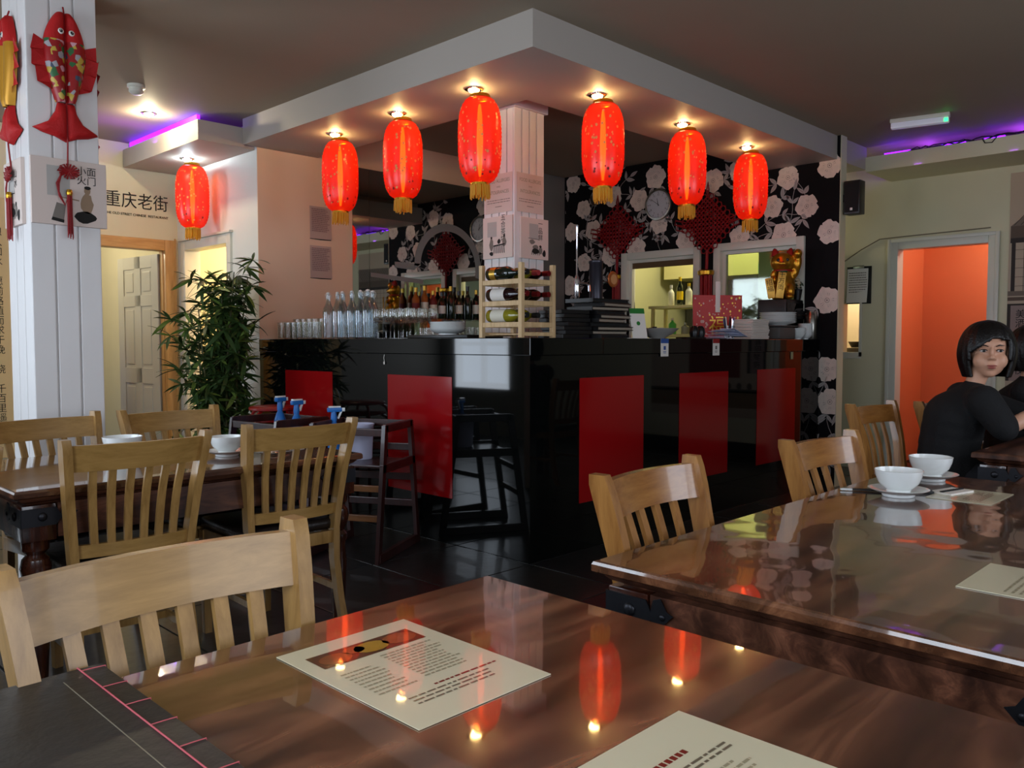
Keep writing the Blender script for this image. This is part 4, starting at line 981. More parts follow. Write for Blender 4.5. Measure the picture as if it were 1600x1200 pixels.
# two cards hanging from the edge of the counter
for x, hm, lb in ((1.245, mat('blue_card_header', (50, 84, 150), .6), 'small card with blue header taped to the counter edge below the wide bowl'), (1.87, mat('red_card_header', (150, 30, 30), .6), 'small card with red header taped to the counter edge below the red calendar')):
    t = thing('hanging_card', lb, 'card', (x, -.0075, 1.165))
    B().bx(-.043, .043, -.0015, 0, -.062, .052).build('sheet', m_paper, t, smooth=False)
    b = B(); b.bx(-.043, .043, -.0022, -.0015, .022, .052); b.build('header', hm, t, smooth=False)
    b = B(); b.bx(-.012, .012, -.0022, -.0015, -.02, .004); b.bx(-.016, .016, -.0022, -.0015, -.034, -.03); b.bx(-.014, .014, -.0022, -.0015, -.042, -.039); b.build('print', m_inkg if x > 1.5 else hm, t, smooth=False)
t = thing('phone_stand', 'pair of small black oval holders standing beside the wide bowl', 'holder', (1.83, .13, CT))
b = B(); b.bx(-.16, .09, -.03, .06, 0, .012, bev=.004); b.build('base', m_blk, t)
for x in (-.02, .06): B().lathe([(0, 0), (.028, .0), (.034, .03), (.03, .06), (.016, .078), (0, .08)], 16, (x, 0, .012)).build('oval', m_blk, t)
# calendar
t = thing('wall_calendar', 'red calendar with a golden good-fortune character standing behind the pens', 'calendar', (2.64, .44, CT + .0005), R(-38)); t.scale = (.86, 1, .97)
B().bx(-.235, .235, -.004, .004, 0, .36, bev=.002).build('card', mat('festive_red_card', (186, 32, 24), .45, noise=.15, nscale=14), t, smooth=False)
text('福', .17, mat('gold_ink', (226, 176, 60), .35, metal=.3), t, frame((.0, -.0045, .10), (1, 0, 0), (0, 0, 1)), 'character', .001)
b = B()
for k in range(46):
    x, z, s = q.uniform(-.22, .22), q.uniform(.17, .34), q.uniform(.004, .012); b.poly([(x + s * math.cos(i * 1.2566), -.0048, z + s * math.sin(i * 1.2566)) for i in range(5)], k % 2)
for k in range(12):
    x, z, s = -.15 + q.uniform(-.05, .05), .1 + q.uniform(-.06, .06), q.uniform(.008, .018); b.poly([(x + s * math.cos(i * 1.2566), -.0048, z + s * math.sin(i * 1.2566)) for i in range(5)], 1)
b.build('blossom_print', [mat('gold_ink', (226, 176, 60)), mat('pale_pink_ink', (214, 170, 156), .6)], t, smooth=False, recalc=False)['kind'] = 'stuff'
b = B(); b.bx(-.025, .02, -.012, -.006, .22, .47, bev=.003); b.build('thermometer_strip', m_paper, t)
# pen cup
t = thing('pen_cup', 'clear cup crowded with pens and brushes on the counter before the red calendar', 'cup', (2.34, .16, CT + .0005))
B().lathe([(.036, 0), (.042, .10), (.04, .10), (.034, .005), (0, .005)], 18, cap=False).build('cup_body', m_glass2, t)
for k in range(14):
    a = q.uniform(0, 6.28); r = .022; tl = q.uniform(-.02, .02); h = q.uniform(.13, .17); mm = q.choice((m_blk, mat('pen_blue', (30, 60, 150), .3), m_redcord, m_paper, m_chrome))
    B().cyl((r * math.cos(a), r * math.sin(a), .012), (r * 1.6 * math.cos(a) + tl, r * 1.6 * math.sin(a), h), .0055, .004, 6).build('pen', mm, t)
# paper heaps
t = thing('paper_heap', 'loose bluish white papers and napkins lying in front of the pen cup', 'paper', (2.1, .08, CT))
m_bluep = mat('bluish_paper', (214, 218, 238), .7)
for k in range(9): B().box((q.uniform(-.12, .1), q.uniform(-.02, .04), .004 + k * .0075), (.20 - k * .008, .12, .002), Matrix.Rotation(q.uniform(-.4, .4), 3, 'Z') @ Matrix.Rotation(q.uniform(-.06, .06), 3, 'X')).build('sheet', m_bluep, t, smooth=False)
B().box((.11, -.03, .045), (.2, .12, .002), Matrix.Rotation(.3, 3, 'Y')).build('sheet', m_bluep, t, smooth=False)
t = thing('napkin_stack', 'thick square stack of white napkins on the counter right of the pens', 'napkins', (2.62, .14, CT))
for k in range(12): B().box((q.uniform(-.006, .006), q.uniform(-.006, .006), .007 + k * .0125), (.26, .17, .0115), Matrix.Rotation(q.uniform(-.04, .04), 3, 'Z'), bev=.004).build('napkin', mat('napkin_white', (226, 216, 206), .8), t, smooth=False)
# dish stacks at the right end
def stack(n, r, h, dz, loc, lab, m=None, grp=None, tilt=0, mm=None):
    me = bowl_me(r, h) if mm is None else mm
    for k in range(n):
        o = link('bowl', me, None, (loc[0] + (q.uniform(-.004, .004)), loc[1], CT + .0005 + loc[2] + k * dz)); 
        tag(o, lab[k] if isinstance(lab, list) else lab, 'bowl', grp)
pl = B().lathe([(.07, 0), (.075, .006), (.13, .018), (.145, .03), (.142, .031), (.12, .021), (0, .010)], 30).build('plate', m_china, angle=50, mesh_only=True)
t = thing('dish_tub', 'dark grey plastic tub on the counter under the wide white dishes', 'tub', (3.0, .115, CT)); t.scale = (.9, .95, 1)
B().bx(-.13, .17, -.09, .09, 0, .10, bev=.025).build('tub_body', mat('grey_plastic', (84, 82, 80), .5), t)
B().bx(-.145, .185, -.105, .105, .10, .11, bev=.004).build('tub_rim', mat('grey_plastic', (84, 82, 80), .5), t)
for k in range(6):
    o = link('wide_dish', pl, None, (3.03, .125, CT + .1105 + k * .0145)); tag(o, 'wide white dish, %s from the bottom of the stack on the grey tub' % nth(k), 'dish', 'wide dishes on the grey tub')
stack(4, .062, .055, .012, (3.245, .058, 0), ['small white bowl, %s from the bottom of the nested pile at the counter end' % nth(k) for k in range(4)], grp='small bowls at the counter end')
stack(6, .060, .05, .016, (3.372, .056, 0), ['larger white bowl, %s from the bottom of the tall pile beside the flask' % nth(k) for k in range(6)], grp='grey bowls at the counter end')
# black machine with the golden cat and plant on it
t = thing('coffee_machine', 'black box-shaped machine on the counter under the golden cat', 'machine', (3.35, .25, CT))
B().bx(-.16, .155, -.115, .14, 0, .33, bev=.012).build('housing', m_blk, t)
B().bx(-.15, .145, -.119, -.113, .02, .30, bev=.004).build('front_panel', m_black, t)
B().bx(.02, .15, -.128, -.118, .17, .24, bev=.003).build('button_row', m_blkm, t)
for k in range(6): B().lathe([(.006, 0), (.006, .006), (0, .007)], 10, (.03 + k * .02, -.128, .2), 0, Matrix.Rotation(PI / 2, 3, 'X')).build('button', m_steel, t)
tag(B().lathe([(.045, 0), (.048, .004), (.048, .20), (.04, .21), (.036, .235), (0, .236)], 24, (3.467, .048, CT)).build('steel_flask', m_steel), 'brushed steel flask standing at the right end of the counter', 'flask')

# ------------------------------------------------------------------ golden beckoning cat and pot plant on the machine
CZ = CT + .3305
m_catg = mat('cat_gold', (196, 134, 36), .28, metal=.75)
m_ear = mat('cat_ear_red', (150, 26, 20), .5)
t = thing('beckoning_cat', 'golden beckoning cat figure with red ears and a raised paw on the black machine', 'figurine', (3.315, .235, CZ), R(-62)); t.scale = (1.12,) * 3
# local: faces -y
def blobmesh(parts, name, m, parent, vox=.006, sm=8):
    b = B()
    for c, r, M in parts: b.sphere(c, r, 20, 14, 0, M)
    me = b.build(name, m, mesh_only=True); o = link(name, me, parent)
    md = o.modifiers.new('remesh', 'REMESH'); md.mode = 'VOXEL'; md.voxel_size = vox; md.use_smooth_shade = True
    if sm: s_ = o.modifiers.new('smooth', 'SMOOTH'); s_.iterations = sm; s_.factor = .5
    dg = bpy.context.evaluated_depsgraph_get(); dg.update(); me2 = bpy.data.meshes.new_from_object(o.evaluated_get(dg)); o.modifiers.clear(); o.data = me2
    me2.polygons.foreach_set('use_smooth', [True] * len(me2.polygons)); return o
RX = lambda a: Matrix.Rotation(R(a), 3, 'X'); RY = lambda a: Matrix.Rotation(R(a), 3, 'Y'); RZ = lambda a: Matrix.Rotation(R(a), 3, 'Z')
blobmesh([((0, .01, .10), (.095, .088, .11), None), ((0, -.005, .19), (.062, .058, .06), None), ((0, -.01, .275), (.088, .074, .076), None), ((0, -.068, .262), (.034, .026, .022), None),
          ((-.055, -.05, .06), (.034, .045, .06), None), ((.055, -.05, .06), (.034, .045, .06), None), ((-.05, -.085, .018), (.034, .04, .02), None), ((.05, -.085, .018), (.034, .04, .02), None),
          ((.085, .0, .20), (.032, .034, .06), RY(20)), ((.105, -.015, .27), (.03, .032, .07), RY(4)), ((.105, -.03, .335), (.032, .036, .036), None),
          ((-.06, -.05, .17), (.028, .03, .05), RX(30)), ((-.055, -.085, .14), (.026, .03, .026), None), ((.0, .09, .05), (.03, .04, .03), None)], 'body', m_catg, t, .007, 6)
for s in (-1, 1):
    b = B(); b.lathe([(.034, 0), (.026, .025), (.012, .05), (0, .058)], 14, (s * .048, -.005, .325), 0, RY(s * 12)); b.build('ear', m_ear, t)
    b = B(); b.sphere((s * .032, -.076, .287), (.012, .006, .013), 12, 8); b.build('eye', m_blk, t)
    for k in (-1, 0, 1): pass
b = B(); b.sphere((0, -.094, .272), (.008, .005, .006), 10, 6); b.build('nose', m_ear, t)
b = B(); b.tube([(-.025, -.085, .248), (-.012, -.093, .243), (0, -.092, .249), (.012, -.093, .243), (.025, -.085, .248)], .002, 5); b.build('mouth', m_ear, t)
b = B(); b.tube([(.066 * math.cos(a * PI / 12), -.008 + .062 * math.sin(a * PI / 12), .212) for a in range(24)], .008, 8, closed=True); b.build('collar', m_ear, t)
b = B(); n = 10; b.add([(.052 * math.sin(-1.0 + 2.0 * i / n), -.012 - .066 * math.cos(-1.0 + 2.0 * i / n), .208) for i in range(n + 1)] + [(.03 * math.sin(-1.0 + 2.0 * i / n), -.05 - .052 * math.cos(-1.0 + 2.0 * i / n), .208 - .06 * math.sin(PI * i / n)) for i in range(n + 1)], [(i, i + 1, n + 2 + i, n + 1 + i) for i in range(n)]); b.build('bib', mat('cat_bib_green', (30, 84, 54), .5), t)
b = B(); b.sphere((0, -.088, .185), .014, 12, 8); b.build('bell', m_gold, t)
m_coin = mat('coin_gold', (214, 164, 70), .35, metal=.5)
for x, a, s_, h in ((-.012, 6, '千万両', .19), (-.085, -10, '招福', .15)):
    k = B().box((0, 0, 0), (.055, .008, h), bev=.004).build('coin_plate', m_coin, t); k.matrix_local = Matrix.Translation((x, -.135 if x > -.05 else -.12, h / 2 + .004)) @ Matrix.Rotation(R(a), 4, 'Y')
    text('\n'.join(s_), .046, m_ink, k, frame((0, -.0048, .028 if len(s_) > 2 else .015), (1, 0, 0), (0, 0, 1)), 'character_column')
t = thing('potted_flowers', 'dark pot of pale artificial flowers beside the golden cat on the machine', 'plant', (3.455, .17, CZ)); t.scale = (.8, .8, .9)
B().lathe([(.035, 0), (.05, .09), (.053, .09), (.05, .1), (0, .098)], 18).build('pot', m_blk, t)
for k in range(22):
    a = q.uniform(0, 6.28); r = q.uniform(.01, .06); z = .12 + q.uniform(0, .07)
    if k % 2: B().sphere((r * math.cos(a), r * math.sin(a), z), (.018, .018, .014), 8, 5).build('flower', mat('pale_flower', (200, 180, 150), .7, noise=.3, nscale=30), t)
    else: B().lathe([(0, -.03), (.012, 0), (0, .035)], 4, (r * math.cos(a), r * math.sin(a), z - .02), 0, RX(q.uniform(-60, 60)) @ RY(q.uniform(-60, 60))).build('leaf', mat('dull_leaf', (52, 62, 36), .6), t)
b = B(); b.lathe([(.006, .09), (.006, .13)], 8); b.build('stem', mat('dull_leaf', (52, 62, 36)), t)

# ------------------------------------------------------------------ beer taps
t = thing('beer_tap', 'slim chrome beer tap with tall handle behind the menus', 'tap', (.98, .50, CT))
b = B(); b.lathe([(.028, 0), (.03, .01), (.012, .02), (.012, .26), (.02, .28), (.02, .38), (.014, .40), (.006, .42), (.006, .68), (.01, .70), (.01, .74), (0, .745)], 16); b.build('column', m_chrome, t)
b = B(); b.tube([(0, 0, .36), (.05, -.03, .36), (.07, -.045, .35), (.072, -.046, .31)], .009, 8); b.build('spout', m_chrome, t)
t = thing('tap_tower', 'dark grey cylindrical tap tower with a round copper badge', 'tap', (1.18, .50, CT))
B().lathe([(.05, 0), (.052, .01), (.046, .02), (.046, .50), (.05, .505), (.05, .52), (.02, .53), (0, .53)], 24).build('column', mat('gunmetal', (60, 58, 66), .3, metal=.6), t)
b = B(); b.lathe([(0, 0), (.05, 0), (.055, .006), (.05, .012), (0, .012)], 28, (.10, -.06, .40), 0, Matrix.Rotation(R(90), 3, 'X')); o = b.build('badge', mat('copper_badge', (170, 96, 46), .35, metal=.4), t)
b = B(); b.lathe([(0, 0), (.034, 0), (.034, .002), (0, .002)], 24, (.10, -.073, .40), 0, Matrix.Rotation(R(90), 3, 'X')); b.build('badge_face', mat('badge_face', (196, 140, 90), .4), o)
b = B(); b.tube([(.046, 0, .38), (.09, -.03, .38), (.1, -.05, .4)], .008, 8); b.build('arm', m_chrome, t)

# ------------------------------------------------------------------ clock and knots on the floral wall
t = thing('wall_clock', 'round silver-rimmed wall clock on the floral wallpaper', 'clock'); t.matrix_world = frame((WX - .002, 1.60, 2.51), (0, -1, 0), (0, 0, 1))
B().lathe([(.128, 0), (.148, .004), (.152, .02), (.146, .034), (.132, .036), (.128, .026)], 48, cap=False).build('rim', m_steel, t)
B().lathe([(0, .0), (.134, .0), (.134, .022), (0, .0225)], 48).build('dial', mat('clock_dial', (196, 198, 204), .4), t)
b = B()
for k in range(60):
    a = k * PI / 30; r0 = .108 if k % 5 == 0 else .116; w_ = .0022 if k % 5 == 0 else .001
    c, s = math.cos(a), math.sin(a); b.poly([(c * r0 - s * w_, s * r0 + c * w_, .0232), (c * .122 - s * w_, s * .122 + c * w_, .0232), (c * .122 + s * w_, s * .122 - c * w_, .0232), (c * r0 + s * w_, s * r0 - c * w_, .0232)])
b.build('minute_marks', m_ink, t, smooth=False, recalc=False)
for k in range(1, 13):
    a = PI / 2 - k * PI / 6; text(str(k), .026, m_ink, t, Matrix.Translation((.094 * math.cos(a), .094 * math.sin(a), .0233)), 'numeral')
def hand(a, l, w_, nm, z=.025):
    c, s = math.sin(a), math.cos(a); B().prism([(-.015 * c - w_ * s, -.015 * s + w_ * c, z), (l * c - w_ * .4 * s, l * s + w_ * .4 * c, z), (l * c + w_ * .4 * s, l * s - w_ * .4 * c, z), (-.015 * c + w_ * s, -.015 * s - w_ * c, z)], (0, 0, .001)).build(nm, m_blk, t, smooth=False)
hand(R(-12), .06, .0035, 'hour_hand'); hand(R(-55), .095, .0025, 'minute_hand', .027)
def knot(label, M, hw, tas_top, tas_bot, tw):
    """square Chinese knot set on its corner; local x right, y up"""
    t = thing('chinese_knot', label, 'ornament'); t.matrix_world = M
    n = 13; b = B(); s = hw / math.sqrt(2)
    for k in range(n):
        u = -s + 2 * s * k / (n - 1); 
        for fam in (0, 1):
            pts = []
            for j in range(2 * n + 1):
                v = -s + 2 * s * j / (2 * n); wv = .006 * math.cos(math.pi * (j / 2 + k + fam)) ; x, y = (u, v) if fam else (v, u)
                pts.append(((x - y) / math.sqrt(2), (x + y) / math.sqrt(2), .016 + wv))
            b.tube(pts, .0075, 5)
    b.build('weave', m_knotred, t)
    b = B()
    for side in range(4):
        for k in range(6):
            u = -s + 2 * s * (k + .5) / 6; e = .045
            loop = [(s, u - .022), (s + e * .8, u - .026), (s + e * 1.15, u), (s + e * .8, u + .026), (s, u + .022)]
            a = side * PI / 2 + PI / 4; b.tube([(x * math.cos(a) - y * math.sin(a), x * math.sin(a) + y * math.cos(a), .014) for x, y in loop], .006, 5)
    for a in (0, PI):
        for e, dd in ((.09, .03), (.07, -.02)): b.tube([(math.cos(a) * (hw - .02), dd, .02), (math.cos(a) * (hw + e), dd + .03, .02), (math.cos(a) * (hw + e + .01), dd - .01, .02), (math.cos(a) * (hw), dd - .03, .02)], .007, 6)
    b.build('loops', m_knotred, t)
    b = B(); b.tube([(0, hw, .015), (.012, hw + .06, .015), (0, hw + .13, .01), (-.012, hw + .06, .015), (0, hw, .015)], .007, 6); b.tube([(0, -hw, .015), (0, tas_top, .02)], .014, 8); b.build('cord', m_knotred, t)
    RM = Matrix.Rotation(R(90), 3, 'X')
    b = B(); b.lathe([(tw * .5, 0), (tw * .62, .01), (tw * .62, .04), (tw * .5, .05)], 20, (0, tas_top, .03), 0, RM); o = b.build('gold_band', m_gold, t)
    b = B(); qq = random.Random(8)
    for k in range(60):
        a = qq.uniform(0, 6.28); r = tw * .5 * qq.random() ** .5; x, z = r * math.cos(a), .03 + r * .6 * math.sin(a)
        b.cyl((x, tas_top - .045, z), (x * 1.05 + qq.uniform(-.006, .006), tas_bot + qq.uniform(-.02, .02), z), .0055, .005, 5)
    b.build('tassel', mat('red_tassel', (150, 16, 18), .5), t)
    return t
knot('big red knot ornament with long tassel left of the wall clock', frame((WX - .004, 2.09, 2.29), (0, -1, 0), (0, 0, 1)), .235, -.42, -1.0, .09)
knot('big red knot ornament with gold-banded tassel between the two kitchen windows', frame((WX - .036, 1.045, 2.27), (0, -1, 0), (0, 0, 1)), .245, -.42, -.88, .12)

# ------------------------------------------------------------------ kitchen seen through the windows
t = thing('kitchen_shelf', 'cream open shelf unit seen through the left kitchen window', 'shelf', (4.35, 1.86, 0))
m_sh = mat('cream_shelf', (222, 214, 160), .5)
for y in (-.30, .30): 
    for x in (-.12, .12): B().bx(x - .015, x + .015, y - .015, y + .015, 0, 1.56).build('post', m_sh, t, smooth=False)
for z in (.9, 1.25, 1.55): B().bx(-.15, .15, -.34, .34, z, z + .03, bev=.003).build('shelf_board', m_sh, t, smooth=False)
m_yel = mat('yellow_cap', (236, 200, 30), .4)
for k, (y, h, r, m, c, l, z, lb) in enumerate(((2.00, .22, .034, mat('milky_plastic', (214, 214, 196), .4), m_paper, None, 1.581, 'milky squeeze bottle on the top kitchen shelf'), (1.89, .30, .034, m_green, m_yel, m_yel, 1.581, 'dark sauce bottle with yellow neck and label on the top kitchen shelf'), (1.78, .23, .036, mat('milky_plastic', (214, 214, 196)), m_yel, None, 1.581, 'squeeze bottle with yellow nozzle on the top kitchen shelf'),
        (1.66, .14, .05, mat('milky_plastic', (214, 214, 196)), m_paper, None, 1.581, 'short wide white jar on the top kitchen shelf'), (1.98, .17, .04, mat('green_plastic', (80, 190, 90), .3), m_paper, None, 1.281, 'bright green bottle on the lower kitchen shelf'), (1.82, .12, .045, m_clearb, m_steel, None, 1.281, 'small clear jar on the lower kitchen shelf'), (1.70, .12, .045, m_clearb, m_steel, None, 1.281, 'small glass jar nearest the window edge on the lower kitchen shelf'))):
    bottle('kitchen_bottle', lb, (4.33, y, z), h, r, m, c, l, group='bottles on the kitchen shelf')
t = thing('extractor_hood', 'pale extractor hood and dark recess at the back of the kitchen', 'hood', (5.6, 1.9, 0))
b = B(); b.bx(-.3, .36, -.8, .85, 1.95, 2.35); b.build('hood_body', mat('hood_cream', (214, 206, 150), .4), t, smooth=False)
b = B(); b.bx(.2, .38, -.8, .85, .9, 1.94); b.build('back_panel', mat('dark_steel', (66, 66, 64), .4, metal=.5), t, smooth=False)
t = thing('kitchen_locker', 'tall pale green cabinet seen through the right kitchen window', 'cabinet', (4.48, .90, 0))
B().bx(-.1, .18, -.5, .12, 0, 2.1, bev=.005).build('cabinet_body', mat('pale_green_steel', (176, 190, 160), .4), t, smooth=False)
for y in (-.33, -.08): B().bx(-.112, -.1, y - .12, y + .11, .1, 2.05, bev=.004).build('door', mat('pale_green_steel', (176, 190, 160)), t, smooth=False)
tag(B().bx(4.1, 4.5, .45, 1.1, 1.0, 1.27, bev=.01).build('cardboard_box', mat('tan_card', (196, 180, 120), .7)), 'tan box behind the glass of the right kitchen window', 'box')
e = thing('running_man_sign', 'small green emergency sign hanging in the kitchen', 'sign', (4.45, 1.02, 1.93)); B().bx(-.006, .006, -.035, .035, -.05, .05).build('plate', mat('green_sign', (40, 150, 110), emit=(60, 220, 160), estr=.5), e, smooth=False)
b = B(); b.box((-.007, 0, .02), (.002, .014, .014)); b.box((-.007, 0, -.005), (.002, .012, .03)); b.box((-.007, .008, -.03), (.002, .01, .025), RX(30)); b.box((-.007, -.008, -.03), (.002, .01, .025), RX(-30)); b.build('figure', m_paper, e, smooth=False)
# ------------------------------------------------------------------ things on the right wall and ceiling
t = thing('wall_speaker', 'small black loudspeaker fixed at the edge of the floral wall', 'speaker', (3.60, -.235, 2.365))
B().bx(-.055, .055, -.065, .065, -.135, .135, bev=.008).build('cabinet', m_blk, t); B().bx(-.06, -.054, -.056, .056, -.12, .12, bev=.004).build('grille', m_blkm, t); B().bx(-.03, .03, .065, .084, -.03, .03).build('bracket', m_blk, t)
B().bx(-.0605, -.0595, -.01, .01, -.105, -.085).build('badge', m_paper, t, smooth=False)
t = thing('clipboard', 'black clipboard with curled white sheets on the wall left of the orange doorway', 'clipboard'); t.matrix_world = frame((DX - .006, .155, 1.735), (0, -1, 0), (0, 0, 1))
B().bx(-.11, .118, -.18, .17, 0, .006, bev=.002).build('backing_board', m_blk, t)
b = B(); n = 8; vs = []; 
for i in range(n + 1):
    y = .15 - .32 * i / n; vs += [(-.105, y, .01 + .02 * (i / n) ** 2), (.09, y, .009 + .03 * (i / n) ** 2)]
b.add(vs, [(2 * i, 2 * i + 2, 2 * i + 3, 2 * i + 1) for i in range(n)]); b.build('sheet', m_paper, t)
b = B(); lines(b, Matrix.Translation((0, .02, .022)), .17, .2, 9, .35, 33, short=.1); b.build('print', m_inkg, t, smooth=False, recalc=False)
b = B(); b.bx(-.05, .05, .15, .18, .006, .016, bev=.003); b.build('clip', m_steel, t)
t = thing('exit_light', 'slim white emergency light box with a green lamp on the ceiling', 'light', (3.38, -.80, ZC), R(-78))
B().bx(-.2, .2, -.035, .035, -.028, 0, bev=.004).build('base', m_trim, t); B().bx(-.195, .195, -.03, .03, -.07, -.028, bev=.008).build('diffuser', mat('light_cover', (206, 204, 210), .25, emit=(230, 230, 255), estr=.12), t)
B().bx(.165, .19, -.034, .0, -.066, -.04, bev=.004).build('lamp', mat('green_lamp', (20, 220, 80), emit=(30, 255, 90), estr=6), t)
t = thing('smoke_detector', 'round white smoke detector on the ceiling beside the pillar', 'detector', (-1.0, 2.59, ZC))
B().lathe([(.055, 0), (.055, -.018), (.04, -.022)], 24, cap=False).build('base', m_trim, t); B().lathe([(.045, -.020), (.046, -.045), (.03, -.06), (0, -.062)], 24).build('sensor', m_trim, t)
# mural
t = thing('wall_mural', 'printed wall mural of a tiled-roof Chinese shopfront at the right edge', 'mural'); t.matrix_world = frame((DX - .003, -1.60, 0), (0, -1, 0), (0, 0, 1))
B().bx(-.51, .9, .4, 2.6, 0, .002).build('sheet', mat('beige_print_ground', (188, 166, 144), .7, noise=.05, nscale=3), t, smooth=False)
b = B(); zf = .0028
def rc(x0, x1, y0, y1, mi=0, z=zf): b.poly([(x0, y0, z), (x1, y0, z), (x1, y1, z), (x0, y1, z)], mi)
b.poly([(-.50, 2.16, zf), (.9, 2.16, zf), (.9, 2.36, zf), (-.28, 2.34, zf)], 1)
for k in range(26): xk = -.48 + k * .05; b.poly([(xk, 2.165, zf + .0003), (xk + .006, 2.165, zf + .0003), (xk + .16, 2.335, zf + .0003), (xk + .154, 2.335, zf + .0003)], 0)
b.poly([(-.29, 2.34, zf), (-.24, 2.42, zf), (-.19, 2.40, zf), (-.15, 2.36, zf), (-.2, 2.34, zf)], 0)
rc(-.50, .9, 2.06, 2.16, 2); rc(-.50, .9, 2.02, 2.06, 0); rc(-.49, -.46, 1.62, 2.02, 0); rc(-.30, -.26, 1.62, 2.02, 2)
for k in range(5): rc(-.46, .9, 1.66 + k * .075, 1.663 + k * .075, 0, zf + .0003)
for k in range(12): rc(-.40 + k * .09, -.396 + k * .09, 1.62, 2.02, 0, zf + .0003)
rc(-.51, .9, 1.58, 1.62, 1); rc(-.51, .9, 1.54, 1.57, 2); rc(-.51, .9, 1.50, 1.515, 0)
rc(-.51, -.485, .82 + .05, 1.5, 0); rc(-.335, -.30, .87, 1.5, 0); rc(-.485, -.335, .87, 1.5, 3); rc(-.22, .4, .82, 1.28, 4); rc(-.22, .4, 1.25, 1.28, 0, zf + .0003)
rc(-.51, .9, .50, .68, 5); rc(-.51, .9, .66, .70, 2)
for k in range(7): b.poly([(-.45 + k * .12 + .03 * math.cos(i * .9), .73 + .04 * math.sin(i * .9), zf + .0003) for i in range(7)], 2)
b.build('print', [mat('sepia_dark', (52, 42, 38), .7), mat('sepia_mid', (120, 102, 90), .7), mat('sepia_brown', (96, 78, 66), .7), mat('pinkish_strip', (150, 128, 122), .7), mat('faded_red_print', (120, 34, 26), .7), mat('sepia_tan', (134, 104, 74), .7)], t, smooth=False, recalc=False)
text('\n'.join('美酒佳肴回梦夜'), .078, m_ink, t, frame((-.41, 1.19, zf + .001), (1, 0, 0), (0, 1, 0)), 'character_column')

# ------------------------------------------------------------------ store room: red crates
m_crate = mat('red_carton', (150, 26, 14), .45, noise=.12, nscale=6)
for k in range(6):
    t = thing('red_carton', ['lowest red carton of the pile behind the pine doorway', 'second lowest red carton of the pile in the store room', 'third red carton from the floor in the store room pile', 'third red carton from the top in the store room pile', 'second red carton from the top in the store room pile', 'topmost red carton of the store room pile, under the green box'][k], 'carton', (-.72 + .008 * (k % 2), 5.0, .0005 + k * .219), R(3 * (-1) ** k), 'red cartons piled in the store room')
    B().bx(-.22, .22, -.18, .18, 0, .217, bev=.004).build('box', m_crate, t, smooth=False)
    b = B()
    for cx_ in (-.12, .17): b.poly([(cx_ + .028 * math.cos(i * .7) * (1 + .3 * (i % 2)), -.1812, .12 + .03 * math.sin(i * .7) * (1 + .3 * (i % 2))) for i in range(9)])
    b.build('emblem', m_goldp, t, smooth=False, recalc=False)
tag(B().bx(-.86, -.66, 4.88, 5.08, 1.316, 1.42, bev=.01).build('green_box', mat('bottle_green', (24, 50, 30), .4)), 'dark green box on top of the red cartons', 'box')

# ------------------------------------------------------------------ bamboo plant
t = thing('artificial_bamboo', 'tall bushy artificial bamboo plant at the left end of the counter', 'plant', (-.31, 2.82, 0))
m_leaf1 = mat('bamboo_leaf', (50, 74, 34), .45, noise=.35, nscale=5); m_leaf2 = mat('bamboo_leaf_light', (98, 122, 52), .45, noise=.3, nscale=5); m_cane = mat('bamboo_cane', (84, 82, 44), .5, noise=.2, nscale=12)
B().lathe([(.13, 0), (.17, .26), (.18, .27), (.18, .3), (.165, .3), (.16, .28), (0, .28)], 24).build('pot', m_blk, t)
def leaf_mesh(mm, L0=.15, W0=.014):
    vs = []; fs = []; n = 5
    for i in range(n + 1):
        u = i / n; w = W0 * math.sin(PI * min(1, u * .92 + .08)) ** .8 * (1 if u < .99 else .05); z = -.045 * u * u
        vs += [(u * L0, -w, z + .002), (u * L0, 0, z), (u * L0, w, z + .002)]
    for i in range(n):
        for j in (0, 1): k = i * 3 + j; fs.append((k, k + 3, k + 4, k + 1))
    return B().add(vs, fs).build('leaf', mm, mesh_only=True, recalc=False)
lm = [leaf_mesh(m_leaf1), leaf_mesh(m_leaf2, .14, .013), leaf_mesh(m_leaf1, .19, .015)]
q = random.Random(21); tips = []
for k in range(13):
    a = q.uniform(0, 6.28); r0 = q.uniform(.0, .12); r1 = q.uniform(.02, .2); h = q.uniform(1.25, 1.72)
    p0 = Vector((r0 * math.cos(a), r0 * math.sin(a), .28)); p1 = Vector((r1 * math.cos(a + .4), r1 * math.sin(a + .4), h)); mid = (p0 + p1) / 2 + Vector((q.uniform(-.04, .04), q.uniform(-.04, .04), 0))
    pts = [p0, (p0 + mid) / 2, mid, (mid + p1) / 2, p1]; b = B(); b.tube(pts, [.009, .008, .007, .006, .004], 7)
    for z in range(6):
        f = (z + .5) / 6; p = p0.lerp(mid, f * 2) if f < .5 else mid.lerp(p1, f * 2 - 1); b.lathe([(.009, -.004), (.011, 0), (.009, .004)], 7, p)
    b.build('cane', m_cane, t)
    for z in range(11):
        f = .12 + .88 * (z + q.random() * .6) / 11; p = p0.lerp(mid, f * 2) if f < .5 else mid.lerp(p1, min(1, f * 2 - 1)); tips.append((p, q.uniform(.05, .28) * (1.1 - .3 * f)))
twb = B(); allm = []
